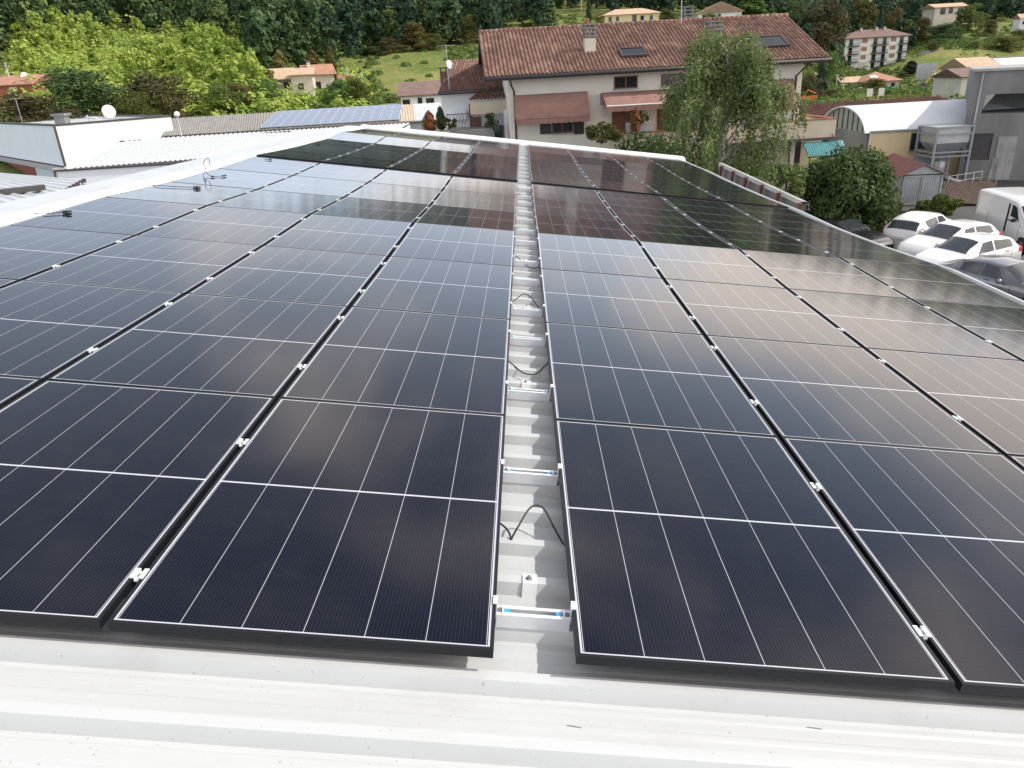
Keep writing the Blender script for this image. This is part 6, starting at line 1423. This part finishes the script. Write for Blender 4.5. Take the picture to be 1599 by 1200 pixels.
# terraces: retaining walls on the right slope
for (pa, pb, py, Y, hh, lab) in ((1440, 1545, 81, 284, 2.6, 'long grey retaining wall of the terraced slope'), (1500, 1640, 64, 306, 1.6, 'upper pale retaining wall at the right edge'), (1452, 1520, 112, 246, 2.2, 'grey wall below the grass bank')):
    q0, q1 = P(pa, py, Y), P(pb, py - (pb - pa) * .05, Y + 4); b = MB(); d_ = q1 - q0; ln = math.hypot(d_.x, d_.y); b.box(0, ln, 0, .5, -4.5, hh * .0 + .2); o = b.build('retaining_wall', M['concrete']); o.location = q0; o.rotation_euler = (0, 0, math.atan2(d_.y, d_.x)); tag(o, lab, 'wall')
# billboard
q = P(1448, 150, 172); gz = ground_z(q.x, 172); rt = empty('billboard', (q.x - 1, 172, gz), rad(-12), 'grey double billboard on steel posts above the road', 'billboard'); z1, z0_ = P(1448, 99, 172).z - gz, P(1448, 124, 172).z - gz; W_ = 1.9
b = MB(); b.box(-W_, W_, 0, .14, z0_, z1); b.build('board', M['galv'], rt); b = MB()
for s in (-1, 1): b.box(-W_ * .3 * (1 - s) - (s > 0) * -W_ * .3 - .1, -W_ * .3 * (1 - s) - (s > 0) * -W_ * .3 + .1, .15, .35, -.5, z1 - .2)
for k in range(8): b.box(-W_ * .6, W_ * .3, .2, .28, k * (z0_ / 8), k * (z0_ / 8) + .08)
b.build('post', M['galv'], rt)
def lamp_post(px, top, Y, label):
    q = P(px, top, Y); gz = ground_z(q.x, Y); h = q.z - gz; b = MB(); b.tube([(0, 0, -.3), (0, 0, h * .5), (0, 0, h)], [.09, .07, .05], 7); o = b.build('street_lamp', M['galv'], None, True); o.location = (q.x, Y, gz); tag(o, label, 'street lamp')
    b = MB(); b.box(-.45, .25, -.12, .12, h, h + .12); b.build('lamp_head', M['dish'], o)
lamp_post(1460, 112, 168, 'grey street lamp right of the billboard'); lamp_post(1318, 133, 160, 'thin street lamp in front of the bungalow wing'); lamp_post(1345, 138, 164, 'short street lamp before the bungalow'); lamp_post(1308, 118, 166, 'tall street lamp left of the bungalow')
def pole(px, top, Y, label, name='utility_pole'):
    q = P(px, top, Y); gz = ground_z(q.x, Y); h = q.z - gz; b = MB(); b.tube([(0, 0, -.3), (0, 0, h)], [.14, .09], 7); b.box(-.5, .5, -.05, .05, h - .5, h - .38); o = b.build(name, M['bark_pale'], None, True); o.location = (q.x, Y, gz); tag(o, label, 'pole')
pole(426, 143, 108, 'pale wooden pole left of the cream houses on the slope'); pole(524, 134, 106, 'thin pole in front of the round olive tree'); pole(541, 105, 134, 'wooden pole at the left edge of the meadow'); pole(564, 113, 128, 'shorter pole on the meadow'); pole(1561, 40, 300, 'power pole on the right terraces'); pole(965, -8, 300, 'power pole above the yellow villa'); pole(8, 98, 108, 'leaning thin pole at the left edge')
pole(908, 0, 280, 'power pole left of the yellow villa')
# excavator, skip, barriers, signs by the road
q = P(1480, 150, 150); gz = ground_z(q.x, 150); ex_ = empty('excavator', (q.x, 150, gz), rad(10), 'yellow excavator with arched arm by the road', 'excavator')
b = MB(); b.box(-1.5, 1.5, -1.1, -.6, .05, .75); b.box(-1.5, 1.5, .6, 1.1, .05, .75); b.build('track', M['rubber'], ex_)
b = MB(); b.box(-1.3, 1.3, -1.0, 1.0, .78, 1.6); b.build('body', M['yellow'], ex_)
b = MB(); b.box(.2, 1.25, -1.0, -.1, 1.61, 2.7); o = b.build('cab', M['yellow'], ex_); b = MB(); b.box(.3, 1.15, -1.02, -1.005, 1.8, 2.6); b.build('glass', M['car_glass'], o)
b = MB(); b.tube([(-.6, .3, 1.5), (-2.0, .3, 3.2), (-3.4, .3, 3.4)], [.25, .28, .2], 6); b.tube([(-3.4, .3, 3.4), (-4.8, .3, 1.9)], [.2, .15], 6); b.build('arm', M['yellow'], ex_); b = MB(); b.prism([(-5.2, 0, .9), (-4.4, 0, .9), (-4.5, 0, 1.9), (-5.0, 0, 1.9)], (0, .7, 0)); b.build('bucket', M['dark_trim'], ex_)
q = P(1395, 153, 150); gz = ground_z(q.x, 150); b = MB(); b.prism([(-1.4, 0, .1), (1.0, 0, .1), (1.6, 0, 1.5), (-1.8, 0, 1.3)], (0, 1.6, 0)); b.box(-1.5, -1.36, .1, 1.5, 1.32, 1.9); o = b.build('skip', M['green_paint']); o.location = (q.x, 150, gz); tag(o, 'green skip container standing by the road', 'skip')
q = P(1262, 154, 130); b = MB(); b.box(-1.6, 1.6, 0, .12, .2, 1.0); b.tube([(-1.2, .06, .1), (-.2, .06, 1.9)], .08, 6); b.tube([(-.2, .06, 1.9), (1.3, .06, 1.3)], .08, 6)
for x in (-1.4, 1.3): b.box(x, x + .12, -.3, .4, 0, .19)
o = b.build('road_barrier', M['orange']); o.location = (q.x, 130, q.z - .6); tag(o, 'orange works barrier beside the right gable of the house', 'barrier')
for px, lab in ((1358, 'white sign board by the road, left one of the pair'), (1376, 'white sign board by the road next to the green skip')):
    q = P(px, 152, 140); gz = ground_z(q.x, 140); b = MB(); b.box(-.5, .5, 0, .08, .6, 1.9); b.box(-.4, -.32, .01, .07, 0, .599); b.box(.32, .4, .01, .07, 0, .599); o = b.build('sign_board', M['dish']); o.location = (q.x, 140, gz); tag(o, lab, 'sign')
f = Frame(1292, 160, 128, 2); b = MB(); ln = f.hit(1500, 146, 0)[0]
rf_ = empty('road_fence', (f.o.x, 128, ground_z(f.o.x, 128)), f.yaw, 'low yellow and green mesh fence along the valley road', 'fence')
for k in range(25): b.box(ln * k / 24 - .04, ln * k / 24 + .04, 0, .08, 0, 1.3)
b.build('post', M['galv'], rf_); b = MB()
for k in range(5): b.box(0, ln, .03, .05, .25 + k * .22, .29 + k * .22)
b.build('rail', M['yellow'], rf_)
aerial(P(1064, 36, 46.5), P(1064, 2, 46.5).z - P(1064, 36, 46.5).z + .3, 'large tv aerial on the ridge beside the rear chimney', 9, .9, 0.1)

# ------------------------------------------------------------------ cars in the yard
def interp(tab, x):
    if x <= tab[0][0]: return tab[0][1]
    for (x0, y0), (x1, y1) in zip(tab, tab[1:]):
        if x <= x1:
            t = (x - x0) / (x1 - x0); return y0 + (y1 - y0) * t
    return tab[-1][1]
def smooth_tab(tab, s=.08):
    return lambda x: (interp(tab, x - s) + 2 * interp(tab, x) + interp(tab, x + s)) / 4
CARS = {
 'hatch': dict(L=4.25, W=1.80, top=[(0, .60), (.06, .70), (.30, .84), (1.0, .98), (1.15, 1.02), (1.95, 1.42), (2.5, 1.475), (3.3, 1.43), (3.70, 1.34), (4.08, .98), (4.2, .85), (4.25, .55)],
               belt=[(0, .52), (.1, .62), (.4, .74), (1.1, .88), (2.2, .94), (3.5, 1.03), (3.95, 1.02), (4.15, .82), (4.25, .5)],
               w=[(0, .50), (.08, .68), (.3, .80), (.8, .87), (1.5, .89), (3.3, .89), (3.9, .85), (4.15, .74), (4.25, .55)], screen=(1.20, 1.93), rear=(3.74, 4.06), side=[(1.75, 2.52), (2.60, 3.48)], axles=(.82, 3.40)),
 'sedan': dict(L=4.55, W=1.80, top=[(0, .58), (.06, .70), (.3, .82), (1.1, .96), (1.25, 1.0), (2.0, 1.38), (2.6, 1.43), (3.2, 1.38), (3.95, 1.06), (4.35, 1.0), (4.5, .9), (4.55, .55)],
               belt=[(0, .52), (.1, .62), (.4, .74), (1.2, .86), (2.2, .92), (3.5, .97), (4.2, .96), (4.45, .82), (4.55, .5)],
               w=[(0, .50), (.08, .68), (.3, .80), (.8, .87), (1.5, .89), (3.5, .89), (4.2, .84), (4.45, .74), (4.55, .55)], screen=(1.30, 1.98), rear=(3.28, 3.92), side=[(1.85, 2.60), (2.68, 3.35)], axles=(.85, 3.6)),
 'van': dict(L=5.2, W=2.0, top=[(0, .80), (.06, .95), (.35, 1.12), (.85, 1.28), (1.0, 1.36), (1.65, 2.02), (1.95, 2.16), (2.6, 2.2), (4.9, 2.2), (5.12, 2.14), (5.18, 1.9), (5.2, .6)],
             belt=[(0, .7), (.1, .8), (.4, .95), (1.0, 1.15), (1.8, 1.30), (3, 1.34), (5.0, 1.34), (5.2, 1.0)],
             w=[(0, .66), (.08, .80), (.3, .92), (.8, .98), (1.5, 1.0), (5.0, 1.0), (5.16, .97), (5.2, .9)], screen=(1.05, 1.62), rear=None, side=[(1.45, 2.15)], axles=(.95, 4.15))}
def car(typ, paint, tail, nose, label, cat='car', group='cars parked in the yard', plate=True, door=False):
    c = CARS[typ]; L = c['L']; top = smooth_tab(c['top'], .05); belt = smooth_tab(c['belt'], .08); wf_ = smooth_tab(c['w'], .04); van = typ == 'van'
    gh0, gh1 = c['screen'][0] - .12, (c['rear'][1] if c['rear'] else L)
    def ring(x):
        t, b, w = top(x), belt(x), wf_(x); g = min(max((x - gh0) / .5, 0), 1) * (min(max((gh1 + .12 - x) / .35, 0), 1) if not van else 1)
        g = g * g * (3 - 2 * g); b = min(b, t - .05)
        wr = (w * (.93 if van else .70)) * g + (w * .90) * (1 - g); tz = t - (.11 if van else .075) * g - .045 * (1 - g)
        pts = [(0, .20), (w * .80, .20), (w * .94, .30), (w * 1.0, .52), (w * .995, b * .5 + .3), (w * .975, b), ((w * .965 * .97 + wr * .03), b + .015), (wr * 1.02, tz), (wr * .95, t - .028 * g - .02), (wr * .72, t - .008), (wr * .36, t), (0, t + .004)]
        return pts
    def surf(x, k):                                   # k in ring units, fractional
        p_ = ring(x); i = min(int(k), len(p_) - 2); f = k - i; return Vector((-x + L / 2, p_[i][0] * (1 - f) + p_[i + 1][0] * f, p_[i][1] * (1 - f) + p_[i + 1][1] * f))
    d = Vector((nose.x - tail.x, nose.y - tail.y)); ctr = (nose + tail) / 2
    rt = empty('parked_van' if van else 'parked_car', (ctr.x, ctr.y, 0.012), math.atan2(d.y, d.x), label, cat, group)
    xs_ = [0, .02, .05, .1, .18, .28] + [.28 + (L - .5) * k / 44 for k in range(1, 45)] + [L - .14, L - .08, L - .04, L - .015, L]
    K = 12; b = MB(); full = []
    for x in xs_:
        r = ring(x); row = [(-x + L / 2, y, z) for y, z in r] + [(-x + L / 2, -y, z) for y, z in r[-2:0:-1]]; full.append(row)
    n = len(full[0]); vs = [q for row in full for q in row]
    fs = [(i * n + k, i * n + (k + 1) % n, (i + 1) * n + (k + 1) % n, (i + 1) * n + k) for i in range(len(full) - 1) for k in range(n)] + [tuple(range(n)), tuple((len(full) - 1) * n + k for k in range(n))[::-1]]
    b.add(vs, fs); o = b.build('body', paint, rt, True); es = o.modifiers.new('crease', 'EDGE_SPLIT'); es.split_angle = rad(42)
    def patchf(name, m, x0, x1, k0, k1, off=.010, nx=8, nk=5, mirror=(1,), slant=0.0, parent=rt):
        for s in mirror:
            mb = MB()
            def fn(i, j):
                x = x0 + (x1 - x0) * i / nx; k = k0 + (k1 - k0) * j / nk
                x += slant * (j / nk) * (1 - i / nx)
                q = surf(x, k); e = .02; du = surf(x + e, k) - surf(x - e, k); dv = surf(x, min(k + e, K - 1 - 1e-4)) - surf(x, k - e); nn = du.cross(dv)
                if nn.length > 1e-9: nn.normalize()
                if nn.y < 0 and k < 8.6: nn = -nn
                if nn.z < 0 and k >= 8.6: nn = -nn
                q = q + nn * off; return (q.x, q.y * s, q.z)
            mb.patch(fn, range(nx + 1), range(nk + 1)); yield mb.build(name, m, parent, True)
    def wide(name, m, x0, x1, kk, off=.010, nx=8):
        mb = MB(); us = []; ys = [-1, -.75, -.5, -.25, 0, .25, .5, .75, 1]
        def fn(i, j):
            x = x0 + (x1 - x0) * i / nx; a = abs(ys[j]); k = 10.999 - (10.999 - kk) * a; q = surf(x, k); e = .02; t = surf(x + e, k) - surf(x - e, k); nn = Vector((t.z, 0, -t.x)).normalized()
            if nn.z < 0: nn = -nn
            q += nn * off; return (q.x, q.y * (1 if ys[j] > 0 else -1), q.z)
        mb.patch(fn, range(nx + 1), range(9)); return mb.build(name, m, rt, True)
    wide('windscreen', M['car_glass'], c['screen'][0], c['screen'][1], 7.75)
    if c['rear']: wide('rear_window', M['car_glass'], c['rear'][0], c['rear'][1], 7.9)
    for j, (x0, x1) in enumerate(c['side']):
        for q in patchf('side_window', M['car_glass'], x0, x1, 6.12, 6.95 if not van else 6.8, mirror=(1, -1), slant=(.32 if j == 0 else 0)): pass
    for s in (1, -1):
        for q in patchf('headlight', M['head_clear'], .12, .52, 4.25, 5.3, .012, mirror=(s,)): pass
        if not van:
            for q in patchf('tail_light', M['tail_red'], L - .46, L - .08, 4.2, 6.3, .012, mirror=(s,)): pass
        mb = MB(); xm = c['screen'][0] + .55; wv = wf_(xm); zb = belt(xm) + .07; mb.lathe((0, 0, 0), [(.02, -.09), (.07, -.07), (.085, 0), (.07, .07), (.02, .09)], 10, 0, Matrix.Rotation(rad(90), 3, 'X')); mm = mb.build('wing_mirror', M['cable'] if van else paint, rt, True); mm.location = (-xm + L / 2, s * (wv + .12), zb)
        mb = MB(); mb.tube([(0, -s * .14, -.04), (0, -s * .04, -.01)], .025, 6); mb.build('mirror_arm', M['cable'], mm)
        for xa in c['axles']:
            mb = MB(); R_ = .34 if van else .315; y = s * (wf_(xa) + .012); prf = [(R_ * .62, -.10), (R_ * .97, -.10), (R_, -.08), (R_, .08), (R_ * .97, .10), (R_ * .62, .10)]
            Mx = Matrix.Rotation(rad(90), 3, 'X'); mb.lathe((0, 0, 0), prf, 22, 0, Mx); w_ = mb.build('wheel', M['rubber'], rt, True); w_.location = (-xa + L / 2, y - s * .10, R_)
            mb = MB(); mb.lathe((0, -s * .0, 0), [(R_ * .1, -.104), (R_ * .6, -.104), (R_ * .62, .104), (R_ * .1, .104)], 16, 0, Mx); mb.build('rim', M['rim'], w_)
            mb = MB(); Ra = R_ + .055; prf = [(R_ * 1.0, -.004), (Ra, -.004), (Ra, .004), (R_ * 1.0, .004)]; mb.lathe((-xa + L / 2, s * (wf_(xa) + .003), R_), prf, 22, 0, Mx); mb.build('wheel_arch', M['rubber'], rt, True)
    for xs_end, nm in ((.012, 'front_plate'), (L - .012, 'rear_plate')):
        if nm == 'rear_plate' and plate:
            mb = MB(); q = surf(L - .06, 4.2); mb.box(-L / 2 - .03, -L / 2 + .06, -.26, .26, .62, .74); mb.build('number_plate', M['white_paint'], rt)
    mb = MB(); mb.box(L / 2 - .10, L / 2 + .004, -.40, .40, .34, .50); mb.build('grille', M['cable'], rt)
    for s in (1, -1):                                  # door seams and handles
        mb = MB()
        for xd in ((1.55, 2.56, 3.4) if not van else (1.35, 2.3, 3.9)):
            pts = [surf(xd, k) for k in (2.6, 3.2, 4, 4.6, 5.0)]; mb.tube([(q.x, s * (q.y + .001), q.z) for q in pts], .006, 4)
        mb.build('door_seam', M['cable'], rt)
        for xd in ((2.45, 3.3) if not van else (2.2, 2.42)):
            q = surf(xd - .1, 4.8); mb = MB(); mb.box(q.x - .09, q.x + .09, s * (q.y + .012) - .012, s * (q.y + .012) + .012, q.z - .02, q.z + .02); mb.build('door_handle', M['cable'] if van else paint, rt)
    if door:                                           # sliding door pushed back: dark gap behind the front door
        q = surf(2.42, 4.5)
        for s in (1, -1):
            mb = MB(); mb.patch(lambda x, k: ((lambda q_: (q_.x, s * (q_.y + .006), q_.z))(surf(x, k))), (2.30, 2.44), (2.5, 3.5, 4.5, 5.5, 6.4, 6.8)); mb.build('door_gap', M['dark'], rt)
    return rt
zc = .75
t_ = G(1586, 385, zc); n_ = G(1428, 411, zc); dd = (n_ - t_).normalized(); o = car('hatch', M['car_white'], (t_ + n_) / 2 - dd * 2.1, (t_ + n_) / 2 + dd * 2.1, 'white hatchback with side windows in view, nearest of the white cars'); o.scale = (.96, .96, .97)
car('hatch', M['car_white'], G(1556, 364, zc), G(1404, 391, zc), 'white hatchback with nose to the left, between the other two white ones')
t_ = G(1403, 369, zc); n_ = G(1473, 347, zc); dd = (n_ - t_).normalized(); car('hatch', M['car_white'], t_, t_ + dd * 4.2, 'white hatchback showing red tail lights and black rear window')
t_ = G(1330, 348, .9); n_ = G(1384, 380, .7); dd = Vector((.50, -.866, 0)); car('sedan', M['car_black'], n_ - dd * 4.5, n_, 'black car with bright windscreen beside the dark round tree')
t_ = G(1476, 408, .95); dd = Vector((.42, -.907, 0)); car('sedan', M['car_grey'], t_, t_ + dd * 4.5, 'grey car with large bright windscreen, nearest to the roof edge')
dd = Vector((-.97, .10, 0)).normalized(); n_ = Vector((17.75, 26.45, 0)); o = car('hatch', M['car_navy'], n_ - dd * 4.25, n_, 'dark blue car cut off by the right image edge'); o.scale = (.95, .95, .97)
dd = Vector((-.97, .05, 0)).normalized(); n_ = Vector((17.1, 24.4, 0)); o = car('hatch', M['car_white'], n_ - dd * 4.25, n_, 'white car cut off by the right edge beside the grey one'); o.scale = (.96, .96, .97)
r_ = Vector((21.2, 34.2, 0)); dd = Vector((-.08, -.997, 0)).normalized(); o = car('van', M['car_white'], r_, r_ + dd * 5.2, 'white delivery van with sliding door gap beside the brown shed', 'van', None, True, True); o.scale = (1, 1, .92)
